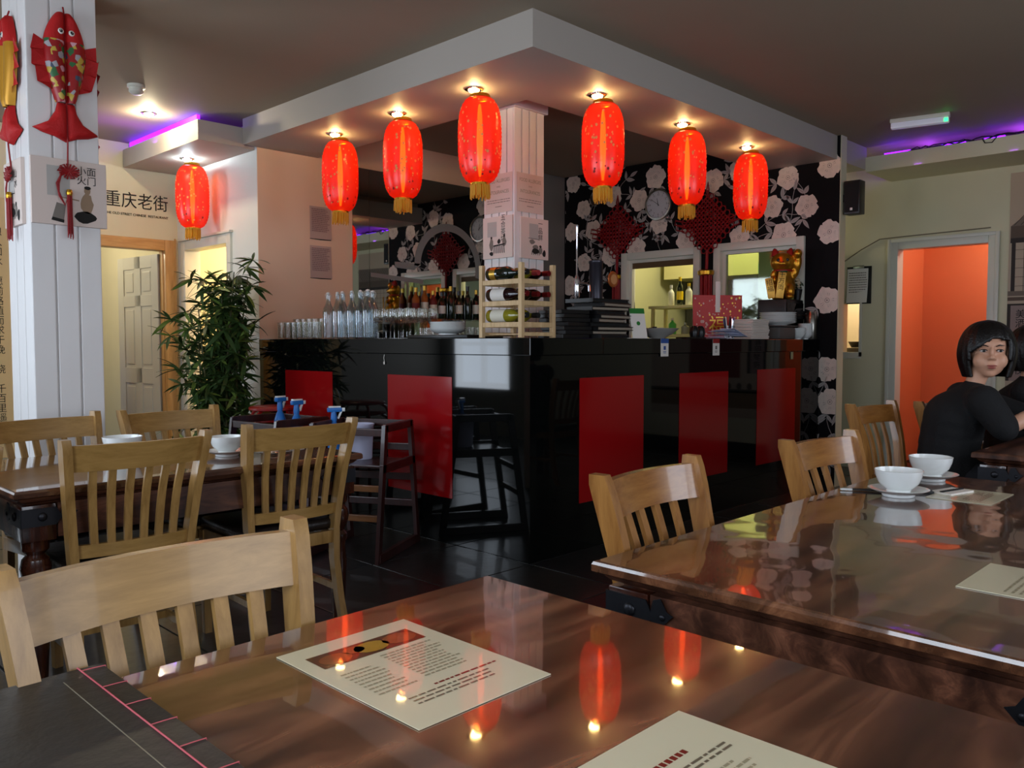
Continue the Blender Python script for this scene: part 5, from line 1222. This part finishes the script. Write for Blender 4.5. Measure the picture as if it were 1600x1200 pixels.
for p, l in tips:
    a = q.uniform(0, 6.28); e = p + Vector((math.cos(a) * l, math.sin(a) * l, l * q.uniform(.1, .7))); e.z = min(e.z, 1.86); e.x = min(e.x, .12); twb.tube([p, p.lerp(e, .5) + Vector((0, 0, .01)), e], .0022, 4)
    for c, n in ((e, 10), (p.lerp(e, .6), 6)):
        for k in range(n):
            M = Matrix.Translation(c) @ Matrix.Rotation(q.uniform(0, 6.28), 4, 'Z') @ Matrix.Rotation(q.uniform(-.9, .75), 4, 'Y') @ Matrix.Rotation(q.uniform(-.8, .8), 4, 'X') @ Matrix.Scale(q.uniform(.75, 1.15), 4)
            if (M @ Vector((.17, 0, -.03))).x < .27: allm.append(M)
twb.build('twig', m_cane, t)['kind'] = 'stuff'
camp = CAM - Vector((-.31, 2.82, 0)); allm.sort(key=lambda M: (M.translation - camp).length)
for i, M in enumerate(allm[:290]):
    o = link('leaf', lm[0 if q.random() < .6 else (1 if q.random() < .5 else 2)], t); o.matrix_local = M
vs = []; fs = []; mi = []
base = [v.co.copy() for v in lm[0].vertices]; bf = [tuple(f.vertices) for f in lm[0].polygons]
for M in allm[290:]:
    k = len(vs); vs += [tuple(M @ v) for v in base]; fs += [tuple(i + k for i in f) for f in bf]; mi += [0 if q.random() < .75 else 1] * len(bf)
me = bpy.data.meshes.new('foliage'); me.from_pydata(vs, [], fs); me.materials.append(m_leaf1); me.materials.append(m_leaf2); me.polygons.foreach_set('material_index', mi); me.polygons.foreach_set('use_smooth', [True] * len(fs))
link('foliage', me, t)['kind'] = 'stuff'

# ------------------------------------------------------------------ stools, high chairs, cleaning things by the counter
m_sred = mat('red_lacquer_metal', (150, 14, 14), .35, coat=.3)
st = thing('red_stool', 'red metal stool at the bottom of the stack beside the bamboo', 'stool', group='stacked red stools beside the bamboo')
B().lathe([(.155, .44), (.165, .445), (.165, .458), (.155, .465), (0, .467)], 32).build('seat', m_sred, st, angle=50)
for k in range(4):
    a = k * PI / 2 + .4; c, s = math.cos(a), math.sin(a); b = B(); b.tube([(c * .13, s * .13, .44), (c * .17, s * .17, .42), (c * .19, s * .19, .38), (c * .21, s * .21, .0)], .011, 8); b.build('leg', m_sred, st)
b = B(); b.tube([(.195 * math.cos(a * PI / 12), .195 * math.sin(a * PI / 12), .28) for a in range(24)], .007, 6, closed=True); b.build('foot_ring', m_sred, st)
SL = ['red metal stool at the bottom of the stack beside the bamboo', 'red metal stool second from the bottom of the stack beside the bamboo', 'red metal stool in the middle of the stack beside the bamboo', 'red metal stool second from the top of the stack beside the bamboo', 'red metal stool on top of the stack beside the bamboo']
for k in range(5):
    o = st if k == 0 else copy_tree(st); o.location = (-.36, 2.02, k * .075); o['label'] = SL[k]
m_hc = wood('dark_red_wood', (34, 12, 10), (62, 24, 18), 'Z', .35, .2, 5); m_hcl = wood('light_brown_rung', (110, 70, 38), (140, 92, 52), 'X', .35, .2, 5)
hc = thing('high_chair', 'dark red-brown wooden high chair standing before the counter, nearest to us', 'high chair', group='wooden high chairs by the counter')
for s in (-1, 1):
    b = B()
    for (y0, y1, t0, t1) in ((-.27, -.17, 0, .74), (.27, .17, 0, .74)): b.sweep([[(s * .22 - .011, y0 - .02, t0), (s * .22 + .011, y0 - .02, t0), (s * .22 + .011, y0 + .02, t0), (s * .22 - .011, y0 + .02, t0)], [(s * .22 - .011, y1 - .02, t1), (s * .22 + .011, y1 - .02, t1), (s * .22 + .011, y1 + .02, t1), (s * .22 - .011, y1 + .02, t1)]])
    b.build('side_frame', m_hc, hc, smooth=False)
    B().bx(s * .22 - .011, s * .22 + .011, -.18, .18, .70, .745, bev=.004).build('arm_rail', m_hc, hc, smooth=False)
    B().bx(s * .22 - .011, s * .22 + .011, -.22, .22, .48, .53, bev=.004).build('side_rail', m_hc, hc, smooth=False)
    B().bx(s * .22 - .014, s * .22 + .014, -.27, .27, .0, .05, bev=.004).build('foot_rail', m_hc, hc, smooth=False)
for z, y in ((.22, -.235), (.38, -.215)): B().bx(-.21, .21, y - .01, y + .01, z, z + .035, bev=.003).build('rung', m_hcl, hc, smooth=False)
for z, y in ((.22, .235), (.38, .215), (.56, .195), (.70, .178)): B().bx(-.21, .21, y - .01, y + .01, z, z + .04, bev=.003).build('rung', m_hc, hc, smooth=False)
B().bx(-.205, .205, -.16, .18, .50, .515, bev=.004).build('seat', m_hc, hc, smooth=False); B().bx(-.21, .21, -.19, -.165, .68, .72, bev=.003).build('front_bar', m_hc, hc, smooth=False)
hc.location = (-.44, .90, 0); hc.rotation_euler = (0, 0, R(-62))
copy_tree(hc, (-.62, 1.50, 0), R(-84), 'dark red-brown wooden high chair behind the first, holding the spray bottles')
m_blue = mat('spray_blue', (28, 110, 190), .35)
sb = thing('spray_bottle', 'blue spray bottle with white trigger, leftmost of the three', 'spray bottle', group='blue spray bottles by the counter')
B().lathe([(.034, 0), (.036, .01), (.036, .12), (.022, .16), (.014, .175), (.014, .18), (0, .18)], 16).build('bottle_body', m_blue, sb)
b = B(); b.lathe([(.017, .178), (.018, .20), (.014, .235), (0, .237)], 14); b.box((0, -.005, .245), (.026, .085, .026), bev=.006); b.build('spray_head', m_blue, sb)
B().box((0, -.055, .245), (.022, .02, .022), bev=.004).build('nozzle', m_china, sb); B().box((0, -.035, .215), (.012, .012, .05), RX(25), bev=.003).build('trigger', m_china, sb); B().box((0, -.005, .262), (.026, .07, .01), bev=.003).build('cap', m_china, sb)
for k, (x, y, z, rz, lb) in enumerate(((-.60, 1.53, .60, 110, None), (-.565, 1.40, .585, 100, 'blue spray bottle with white trigger, middle of the three'), (-.50, 1.10, .555, 70, 'blue spray bottle with white cap, rightmost and nearest of the three'))):
    o = sb if k == 0 else copy_tree(sb, label=lb); o.location = (x, y, z); o.rotation_euler = (0, 0, R(rz))
t = thing('white_tub', 'white plastic tub standing on the seat of the front high chair', 'tub', (-.40, .98, .516))
B().lathe([(.065, 0), (.068, .006), (.078, .19), (.082, .195), (.082, .205), (.075, .205), (.064, .01), (0, .01)], 28).build('tub_body', mat('translucent_white_plastic', (190, 190, 214), .3), t, angle=50)
tag(B().bx(-.68, -.52, 1.34, 1.60, .5155, .5845, bev=.01).build('storage_tray', m_blk), 'black tray on the rear high chair seat under the spray bottles', 'tray')

# ------------------------------------------------------------------ crockery and papers on the tables
TT = ZT + .0006
bowlme = B().lathe([(.032, 0), (.034, .004), (.034, .010), (.040, .014), (.056, .030), (.064, .050), (.0675, .068), (.0650, .0685), (.060, .050), (.052, .032), (.03, .018), (0, .015)], 36).build('rice_bowl', m_china, angle=50, mesh_only=True)
sauc = B().lathe([(.044, 0), (.046, .004), (.046, .008), (.066, .014), (.083, .022), (.085, .0235), (.082, .024), (.06, .016), (.04, .011), (0, .0105)], 40).build('saucer', m_china, angle=50, mesh_only=True)
for x, y, w_, s in ((-.672, -2.135, 'nearer bowl on the right table', 1.0), (-.30, -2.105, 'farther bowl on the right table', 1.0), (-1.65, .13, 'right bowl on the left table', 1.0), (-1.975, .35, 'left bowl on the left table', 1.1)):
    o = link('saucer', sauc, None, (x, y, TT)); o.scale = (s,) * 3; tag(o, 'white saucer under the ' + w_, 'saucer', 'white saucers on the tables')
    o = link('rice_bowl', bowlme, None, (x, y, TT + .0107 * s)); o.scale = (s,) * 3; tag(o, 'white rice bowl, the ' + w_, 'bowl', 'white rice bowls on the tables')
def chopsticks(label, loc, rz):
    t = thing('chopsticks', label, 'chopsticks', (loc[0], loc[1], TT), rz)
    for s in (-1, 1):
        b = B(); M = Matrix.Rotation(R(s * 1.2), 3, 'Z'); b.sweep([[M @ Vector((x, s * .006 + a * w, .004 + c * w)) for a, c in ((-1, -1), (1, -1), (1, 1), (-1, 1))] for x, w in ((-.10, .0026), (.13, .0036))]); st_ = b.build('stick', m_blk, t, smooth=False)
        B().sweep([[M @ Vector((x, s * .006 + a * w, .004 + c * w)) for a, c in ((-1, -1), (1, -1), (1, 1), (-1, 1))] for x, w in ((-.135, .0024), (-.1005, .0028))]).build('tip', m_china, st_, smooth=False)
    return t
chopsticks('black chopsticks with white tips pointing out left of the nearer bowl', (-.625, -2.085, 0), R(-58))
t = thing('paper_sleeve', 'white paper sleeve with a dark strip beside the nearer bowl on the right table', 'napkin', (-.50, -2.23, TT), R(-14))
B().bx(-.06, .06, -.035, .035, 0, .006, bev=.001).build('sleeve', m_paper, t, smooth=False); B().bx(-.055, .055, -.006, .004, .006, .009).build('stick', m_ink, t, smooth=False)
t = thing('paper_napkin', 'white napkin with cutlery lying at the right of the left table', 'napkin', (-1.40, .16, TT), R(10)); B().bx(-.09, .09, -.06, .06, 0, .004, bev=.001).build('napkin', m_paper, t, smooth=False); b = B(); b.bx(-.085, .085, -.01, 0, .0045, .009); b.bx(-.085, .085, .012, .02, .0045, .009); b.build('stick', m_blk, t, smooth=False)
B_sp = thing('soup_spoon', 'small spoon lying right of the right bowl on the left table', 'spoon', (-1.50, .02, TT), R(20)); b = B(); b.sphere((0, 0, .007), (.022, .015, .006), 14, 8); b.tube([(.018, 0, .008), (.06, 0, .012), (.09, 0, .01)], .004, 6); b.build('spoon_body', m_chrome, B_sp)

def placemat(label, corners, kind, seed):
    """corners: far-left, far-right, near-right, near-left on the table"""
    x0, y1 = corners[0]; x1, y0 = corners[1]; w, h = x1 - x0, y1 - y0
    t = thing('paper_placemat', label, 'menu', ((x0 + x1) / 2, (y0 + y1) / 2, TT))
    B().bx(-w / 2, w / 2, -h / 2, h / 2, 0, .0012).build('sheet', m_card, t, smooth=False)
    b = B(); z = .0016; Mz = lambda x, y: Matrix.Translation((x, y, z))
    mp = [mat('menu_print', (158, 148, 118), .35, coat=.7), mat('menu_red_print', (120, 30, 24), .35, coat=.7), mat('food_photo', (128, 70, 34), .35, coat=.7, noise=.5, nscale=30), mat('food_yellow', (170, 130, 40), .35, coat=.7, noise=.3, nscale=30), mat('food_dark', (66, 40, 26), .35, coat=.7, noise=.3, nscale=30), mat('menu_dark_print', (104, 96, 78), .35, coat=.7)]
    if kind == 0:   # photo strip along the far edge, text below
        b.poly([(-w * .40, h * .22, z), (w * .38, h * .22, z), (w * .38, h * .38, z), (-w * .40, h * .38, z)], 4)
        for cx_, cy_, rx, ry, mi in ((-w * .26, h * .29, .026, .019, 2), (w * .02, h * .30, .03, .02, 3), (w * .24, h * .30, .03, .02, 2), (-w * .1, h * .32, .018, .013, 2)): b.poly([(cx_ + rx * math.cos(i * .45), cy_ + ry * math.sin(i * .45), z + .0003) for i in range(14)], mi)
        lines(b, Mz(w * .17, h * .02), w * .42, h * .34, 12, .4, seed, 0, .25); lines(b, Mz(-w * .24, -h * .02), w * .3, h * .3, 9, .35, seed + 1, 0, .3)
        lines(b, Mz(.0, -h * .30), w * .62, h * .09, 3, .35, seed + 2, 5, .1); lines(b, Mz(.04, -h * .23), w * .5, h * .03, 1, .4, seed + 3, 1, .1)
    elif kind == 1:
        for k in range(9): b.box((-w * .24 + k * w * .045, h * .30, z), (w * .03, w * .035, .0004), mi=1)
        lines(b, Mz(0, h * .22), w * .72, h * .055, 2, .4, seed, 5, .02); lines(b, Mz(w * .12, -h * .06), w * .5, h * .44, 13, .35, seed + 1, 0, .4); lines(b, Mz(-w * .25, -h * .06), w * .26, h * .44, 13, .3, seed + 2, 0, .5)
        for k in range(4): b.poly([(w * .3 + .02 * math.cos(i * .9), -h * .1 - k * .03 + .01 * math.sin(i * .9), z + .0003) for i in range(7)], 3)
    else:
        lines(b, Mz(-w * .05, h * .18), w * .7, h * .2, 5, .35, seed, 0, .3); lines(b, Mz(.0, -h * .15), w * .7, h * .3, 7, .35, seed + 1, 1 if kind == 3 else 0, .3)
    b.build('print', mp, t, smooth=False, recalc=False)
    return t
placemat('cream paper menu with a food photo strip in the middle of the near table', ((-2.63, -1.963), (-2.397, -2.288)), 0, 1)
placemat('cream paper menu at the bottom edge of the picture, with a red heading', ((-2.598, -2.478), (-2.372, -2.79)), 1, 5)
placemat('cream paper menu on the right table cut by the right edge', ((-1.556, -2.553), (-1.33, -2.87)), 2, 9)
placemat('cream paper menu lying under the far corner of the right table near the bowls', ((-.64, -2.20), (-.405, -2.375)), 3, 13)
# stitched book
t = thing('menu_book', 'black Chinese-style menu book bound with red thread at the lower left corner', 'book', (-2.985, -2.02, TT), R(0))
b = B(); b.bx(-.16, .155, -.24, .175, .0135, .016, bev=.001); b.bx(-.16, .155, -.24, .175, 0, .0025, bev=.001)
b.build('cover', mat('worn_black_cover', (44, 42, 40), .42, noise=.35, nscale=7, bump=.15, bscale=50), t, smooth=False)
B().bx(-.158, .152, -.238, .173, .0025, .0135).build('pages', mat('menu_page_edge', (120, 108, 96)), t, smooth=False)
m_thr = mat('red_thread', (186, 84, 90), .7)
b = B(); b.tube([(.125, .175, .0172), (.125, -.24, .0172)], .0011, 6); b.tube([(.125, .175, .0175), (.125, .1765, .008), (.125, .175, 0.001)], .0014, 5)
for k in range(6): y = .16 - k * .075; b.tube([(.125, y, .0178), (.14, y, .0176), (.1555, y, .017), (.1565, y, .008), (.155, y, .001)], .0008, 5)
b.build('thread', m_thr, t)
b = B(); b.bx(.096, .0972, -.236, .14, .016, .0163); b.build('crease', mat('worn_edge', (130, 122, 104), .6), t, smooth=False)

# ------------------------------------------------------------------ people
m_skin = mat('skin', (206, 154, 126), .45, noise=.05, nscale=30)
m_hair = mat('black_hair', (12, 9, 9), .38, bump=.3, bscale=120)
m_cloth = mat('black_knit', (16, 16, 18), .85, bump=.25, bscale=120)
m_trous = mat('dark_trousers', (20, 20, 26), .8)
def skin_mesh(chains, subs=1, OM=None):
    """rounded flesh along jointed chains: lists of (point, radius or (across, deep)); an int starts a chain at an earlier joint"""
    J = []; b = B()
    for ch in chains:
        prev = None
        for it in ch:
            if isinstance(it, int): prev = it; continue
            r_ = it[1] if isinstance(it[1], tuple) else (it[1], it[1]); J.append((Vector(it[0]), r_)); k = len(J) - 1
            if prev is not None:
                p0, r0 = J[prev]; p1, r1 = J[k]; n = max(2, int((p1 - p0).length / max(.006, .30 * min(min(r0), min(r1)))))
                for i in range(n + 1):
                    f = i / n; rx, ry = r0[0] + (r1[0] - r0[0]) * f, r0[1] + (r1[1] - r0[1]) * f
                    b.sphere(p0.lerp(p1, f), (rx, ry, min(rx, ry)), 16, 10, 0, OM if rx != ry else None)
            prev = k
    return (b.v, b.f)
def fuse(pieces, name, m, parent, vox, sm=6, fac=.5):
    b = B()
    for vs, fs in pieces: b.add(vs, fs)
    me = bpy.data.meshes.new(name); me.from_pydata(b.v, [], b.f); me.materials.append(m); o = link(name, me, parent)
    md = o.modifiers.new('remesh', 'REMESH'); md.mode = 'VOXEL'; md.voxel_size = vox; md.use_smooth_shade = True
    s_ = o.modifiers.new('smooth', 'SMOOTH'); s_.iterations = sm; s_.factor = fac
    dg = bpy.context.evaluated_depsgraph_get(); dg.update(); me2 = bpy.data.meshes.new_from_object(o.evaluated_get(dg)); o.modifiers.clear(); o.data = me2
    me2.polygons.foreach_set('use_smooth', [True] * len(me2.polygons)); return o
def person(label, base, bodyang, headpos, headang, hs, hand_out, roll=0, covered=True):
    """base: seat point on the floor; bodyang: direction the body faces (deg); head origin in world"""
    t = thing('person', label, 'person', (base[0], base[1], 0))
    BM = Matrix.Rotation(R(bodyang - 90), 3, 'Z')
    def P(x, y, z): v = BM @ Vector((x, y, 0)); return Vector((v.x, v.y, z))       # x = her right, y = forward
    H = Vector(headpos) - Vector((base[0], base[1], 0)); HM = Matrix.Rotation(R(headang - 90), 3, 'Z') @ Matrix.Rotation(R(roll), 3, 'Y')
    def hp(p): return H + HM @ (Vector(p) * hs)
    nb = H + Vector((0, 0, -.155 * hs)) * 1.0; nb = Vector((H.x, H.y, 0)) * .55 + Vector((P(0, .02, 0).x, P(0, .02, 0).y, 0)) * .45 + Vector((0, 0, H.z - .175))
    pel = P(0, 0, .55); wai = P(0, .0, .70); che = P(0, .02, .82)
    shz = nb.z - .045
    shr = nb + P(.165, 0, 0) + Vector((0, 0, -.05)); shl = nb + P(-.165, 0, 0) + Vector((0, 0, -.05))
    er, hr = Vector(hand_out[0]) - Vector((base[0], base[1], 0)), Vector(hand_out[1]) - Vector((base[0], base[1], 0))
    el, hl = Vector(hand_out[2]) - Vector((base[0], base[1], 0)), Vector(hand_out[3]) - Vector((base[0], base[1], 0))
    def torso(g):
        return [[(pel, (.150 + g, .13 + g)), (wai, (.135 + g, .12 + g)), (che, (.145 + g, .122 + g)), (nb + Vector((0, 0, -.055)), (.10 + g, .07 + g)), (nb + Vector((0, 0, .0)), .05 + g * .7)]]
    ch = torso(-.012); ch[0] += [(nb.lerp(H, .45), .046), (hp((0, -.02, -.03)), .05)]
    for sh, e, h in ((shr, er, hr), (shl, el, hl)):
        ch.append([(nb + Vector((0, 0, -.05)), .05), (sh, .055), (sh.lerp(e, .5), .044), (e, .037), (e.lerp(h, .5), .034), (h, .022)])
    for s in (1, -1):
        k = P(s * .10, .40, .50); f = P(s * .10, .36, .09)
        ch.append([0, (P(s * .09, .1, .53), .085), (k, .06), ((k + f) / 2, .05), (f, .036), (P(s * .10, .46, .035), .03)])
    pieces = [skin_mesh(ch, 1, BM)]
    hb = B()
    for c, r_ in (((0, -.012, .022), (.073, .090, .092)), ((0, .028, -.042), (.058, .056, .058)), ((0, .052, -.082), (.026, .022, .02)), ((.034, .050, -.034), (.030, .030, .034)), ((-.034, .050, -.034), (.030, .030, .034)),
                  ((0, .082, .0), (.009, .012, .026)), ((0, .094, -.020), (.012, .011, .010)), ((.011, .086, -.024), (.008, .008, .007)), ((-.011, .086, -.024), (.008, .008, .007)), ((0, .070, .034), (.048, .012, .016)),
                  ((0, .078, -.053), (.022, .011, .007)), ((0, .077, -.063), (.017, .011, .007)), ((.075, -.002, -.008), (.009, .019, .03)), ((-.075, -.002, -.008), (.009, .019, .03))):
        hb.sphere(hp(c), tuple(v * hs for v in r_), 18, 12, 0, HM)
    pieces.append((hb.v, hb.f))
    for e, h, s in ((er, hr, 1), (el, hl, -1)):      # hands: palm and five bent fingers
        d = (h - e).normalized(); side = d.cross(Vector((0, 0, 1))).normalized() * s; nrm = side.cross(d).normalized() * s
        pc = [(h, .021), (h + d * .04, (.034, .016)), (h + d * .08, (.036, .014))]
        pieces.append(skin_mesh([pc], 1))
        for k, (o_, l) in enumerate(((-.03, .062), (-.01, .072), (.01, .068), (.03, .054))):
            p0 = h + d * .065 + side * o_; p1 = p0 + d * l * .5 - nrm * .006; p2 = p1 + d * l * .35 - nrm * l * .35; p3 = p2 + d * l * .1 - nrm * l * .3
            pieces.append(skin_mesh([[(p0, .010), (p1, .009), (p2, .008), (p3, .007)]], 1))
        p0 = h + d * .02 - side * .025; pieces.append(skin_mesh([[(p0, .012), (p0 + d * .03 - side * .02 - nrm * .01, .010), (p0 + d * .055 - side * .022 - nrm * .025, .008)]], 1))
    fuse(pieces, 'body', m_skin, t, .0055, 5)
    # clothes
    ct_ = torso(.018); ct_[0] = ct_[0][:4] + [(nb + Vector((0, 0, -.012)), .060)]
    for sh, e, h in ((shr, er, hr), (shl, el, hl)):
        ct_.append([(nb + Vector((0, 0, -.05)), .062), (sh, .076), (sh.lerp(e, .5), .070), (e.lerp(sh, .10), .064), (e.lerp(sh, .0), .056)])
    fuse([skin_mesh(ct_, 1, BM)], 'top', m_cloth, t, .009, 4)
    tr = [[(pel + Vector((0, 0, -.02)), (.155, .13)), (wai, (.13, .11))]]
    for s in (1, -1):
        k = P(s * .10, .40, .50); f = P(s * .10, .36, .09); tr.append([0, (P(s * .09, .1, .53), .096), (k, .07), ((k + f) / 2, .06), (f, .05)])
    fuse([skin_mesh(tr, 1, BM)], 'trousers', m_trous, t, .011, 4)
    for s in (1, -1):
        b = B(); b.sphere(P(s * .10, .42, .036), (.045, .12, .036), 14, 8, 0, BM); b.build('shoe', m_blk, t)
    # hair: a bob with the face left free
    vs = []; fs = []; NA, NZ = 64, 34
    def hairpt(a, z, off):
        # a: azimuth from the face direction, z local height
        zt = .135; zb = -.105
        u = (z - zb) / (zt - zb); rr = math.sqrt(max(0, 1 - max(0, (u - .42) / .58) ** 2.3)) if u > .42 else 1 - .20 * ((.42 - u) / .42) ** 1.6
        rx, ry = (.110 - .006 * math.cos(a)) * rr + off, (.124 if math.cos(a) < 0 else .102) * rr + off
        fl = 1 + .02 * math.sin(a * 23) + .012 * math.sin(a * 51 + z * 40)
        return Vector((math.sin(a) * rx * fl, math.cos(a) * ry * fl - .012, z))
    grid = {}
    for i in range(NA):
        a = -PI + 2 * PI * i / NA
        for j in range(NZ + 1):
            z = -.105 + .24 * j / NZ; grid[i, j] = len(vs); vs.append(hp(hairpt(a, z, 0)))
    def open_(a, z):
        # face opening; fringe swept to her right (a > 0 side)
        lim = .80 + .10 * max(0, -z / .1); top = .062 - .055 * max(0, (a + .15)) ** 1.0 - .02 * abs(a)
        return abs(a) < lim and z < top
    for i in range(NA):
        a = -PI + 2 * PI * (i + .5) / NA
        for j in range(NZ):
            z = -.105 + .24 * (j + .5) / NZ
            if open_(a, z): continue
            fs.append((grid[i, j], grid[(i + 1) % NA, j], grid[(i + 1) % NA, j + 1], grid[i, j + 1]))
    me = bpy.data.meshes.new('hair'); me.from_pydata(vs, [], fs); me.materials.append(m_hair); o = link('hair', me, t)
    bm = bmesh.new(); bm.from_mesh(me); bmesh.ops.remove_doubles(bm, verts=bm.verts, dist=1e-5); lo = [v for v in bm.verts if not v.link_faces]; bmesh.ops.delete(bm, geom=lo, context='VERTS'); bmesh.ops.recalc_face_normals(bm, faces=bm.faces); bm.to_mesh(me); bm.free()
    s_ = o.modifiers.new('thick', 'SOLIDIFY'); s_.thickness = .016 * hs; s_.offset = -1
    s2 = o.modifiers.new('sub', 'SUBSURF'); s2.levels = 1; s2.render_levels = 1
    for p in me.polygons: p.use_smooth = True
    for s in (1, -1):
        b = B(); b.sphere(hp((s * .030, .0725, .006)), (.0125 * hs, .007 * hs, .0052 * hs), 16, 10, 0, HM); ey = b.build('eye', mat('eye_ball', (200, 190, 184), .25), t)
        b = B(); b.sphere(hp((s * .030 - .002, .0785, .006)), (.0056 * hs, .0025 * hs, .0052 * hs), 12, 8, 0, HM); b.build('iris', m_blk, ey)
        b = B(); b.tube([hp((s * .016, .0775, .008)), hp((s * .024, .0805, .0125)), hp((s * .034, .0795, .0125)), hp((s * .044, .072, .008))], .0016 * hs, 6); b.build('eyelid', m_hair, t)
        b = B(); b.tube([hp((s * .014, .0835, .024)), hp((s * .028, .083, .030)), hp((s * .046, .071, .027))], [.0016 * hs, .0026 * hs, .001 * hs], 6); b.build('eyebrow', m_hair, t)
    b = B(); b.sphere(hp((0, .0875, -.0535)), (.019 * hs, .004 * hs, .0036 * hs), 16, 8, 0, HM); b.sphere(hp((0, .0865, -.0615)), (.015 * hs, .004 * hs, .0042 * hs), 16, 8, 0, HM); b.build('lips', mat('lip_pink', (150, 72, 66), .4), t)
    return t
person('woman in a black top with a black bob, looking towards the camera', (1.14, -1.73), -58, (1.215, -1.868, 1.145), 205, 1.16,
       ((1.02, -2.00, .80), (1.27, -2.20, .95), (1.44, -2.06, .80), (1.36, -2.24, .84)))
person('second diner in black with dark hair, cut off by the right edge of the picture', (1.98, -1.80), -80, (2.00, -1.90, 1.15), -60, 1.1,
       ((1.88, -2.1, .80), (1.98, -2.26, .82), (2.22, -2.08, .80), (2.14, -2.26, .82)))

# ------------------------------------------------------------------ last small things
t = thing('pan_rack', 'dark pans and bowls in the small bright hatch left of the orange doorway', 'pans', (4.98, .23, 0))
B().bx(-.12, .12, -.16, .12, 1.02, 1.14, bev=.004).build('worktop', mat('dull_steel_worktop', (96, 92, 84), .4, metal=.4), t)
for x, y, r_ in ((0, -.05, .07), (.05, .07, .08)): B().lathe([(r_ * .6, 1.142), (r_, 1.20), (r_ - .006, 1.20), (r_ * .55, 1.15)], 20, (x, y, 0)).build('pan', mat('dull_steel_worktop', (96, 92, 84)), t)
t = thing('string_tag', 'small white string with a tag hooked on the left front of the counter', 'tag', (-.004, 1.27, 1.115))
b = B(); b.tube([(0, 0, 0), (-.002, .004, -.02), (-.002, -.002, -.045)], .0018, 5); b.build('string', m_paper, t); B().bx(-.004, -.001, -.007, .007, -.062, -.045, bev=.001).build('tag_plate', m_paper, t)
t = thing('hanging_tag', 'small pale tag under the counter edge near its right end', 'tag', (3.02, -.002, 1.10))
B().bx(-.02, .02, -.003, -.001, -.04, .018, bev=.0008).build('tag_plate', mat('pale_olive_card', (150, 146, 110), .6), t)
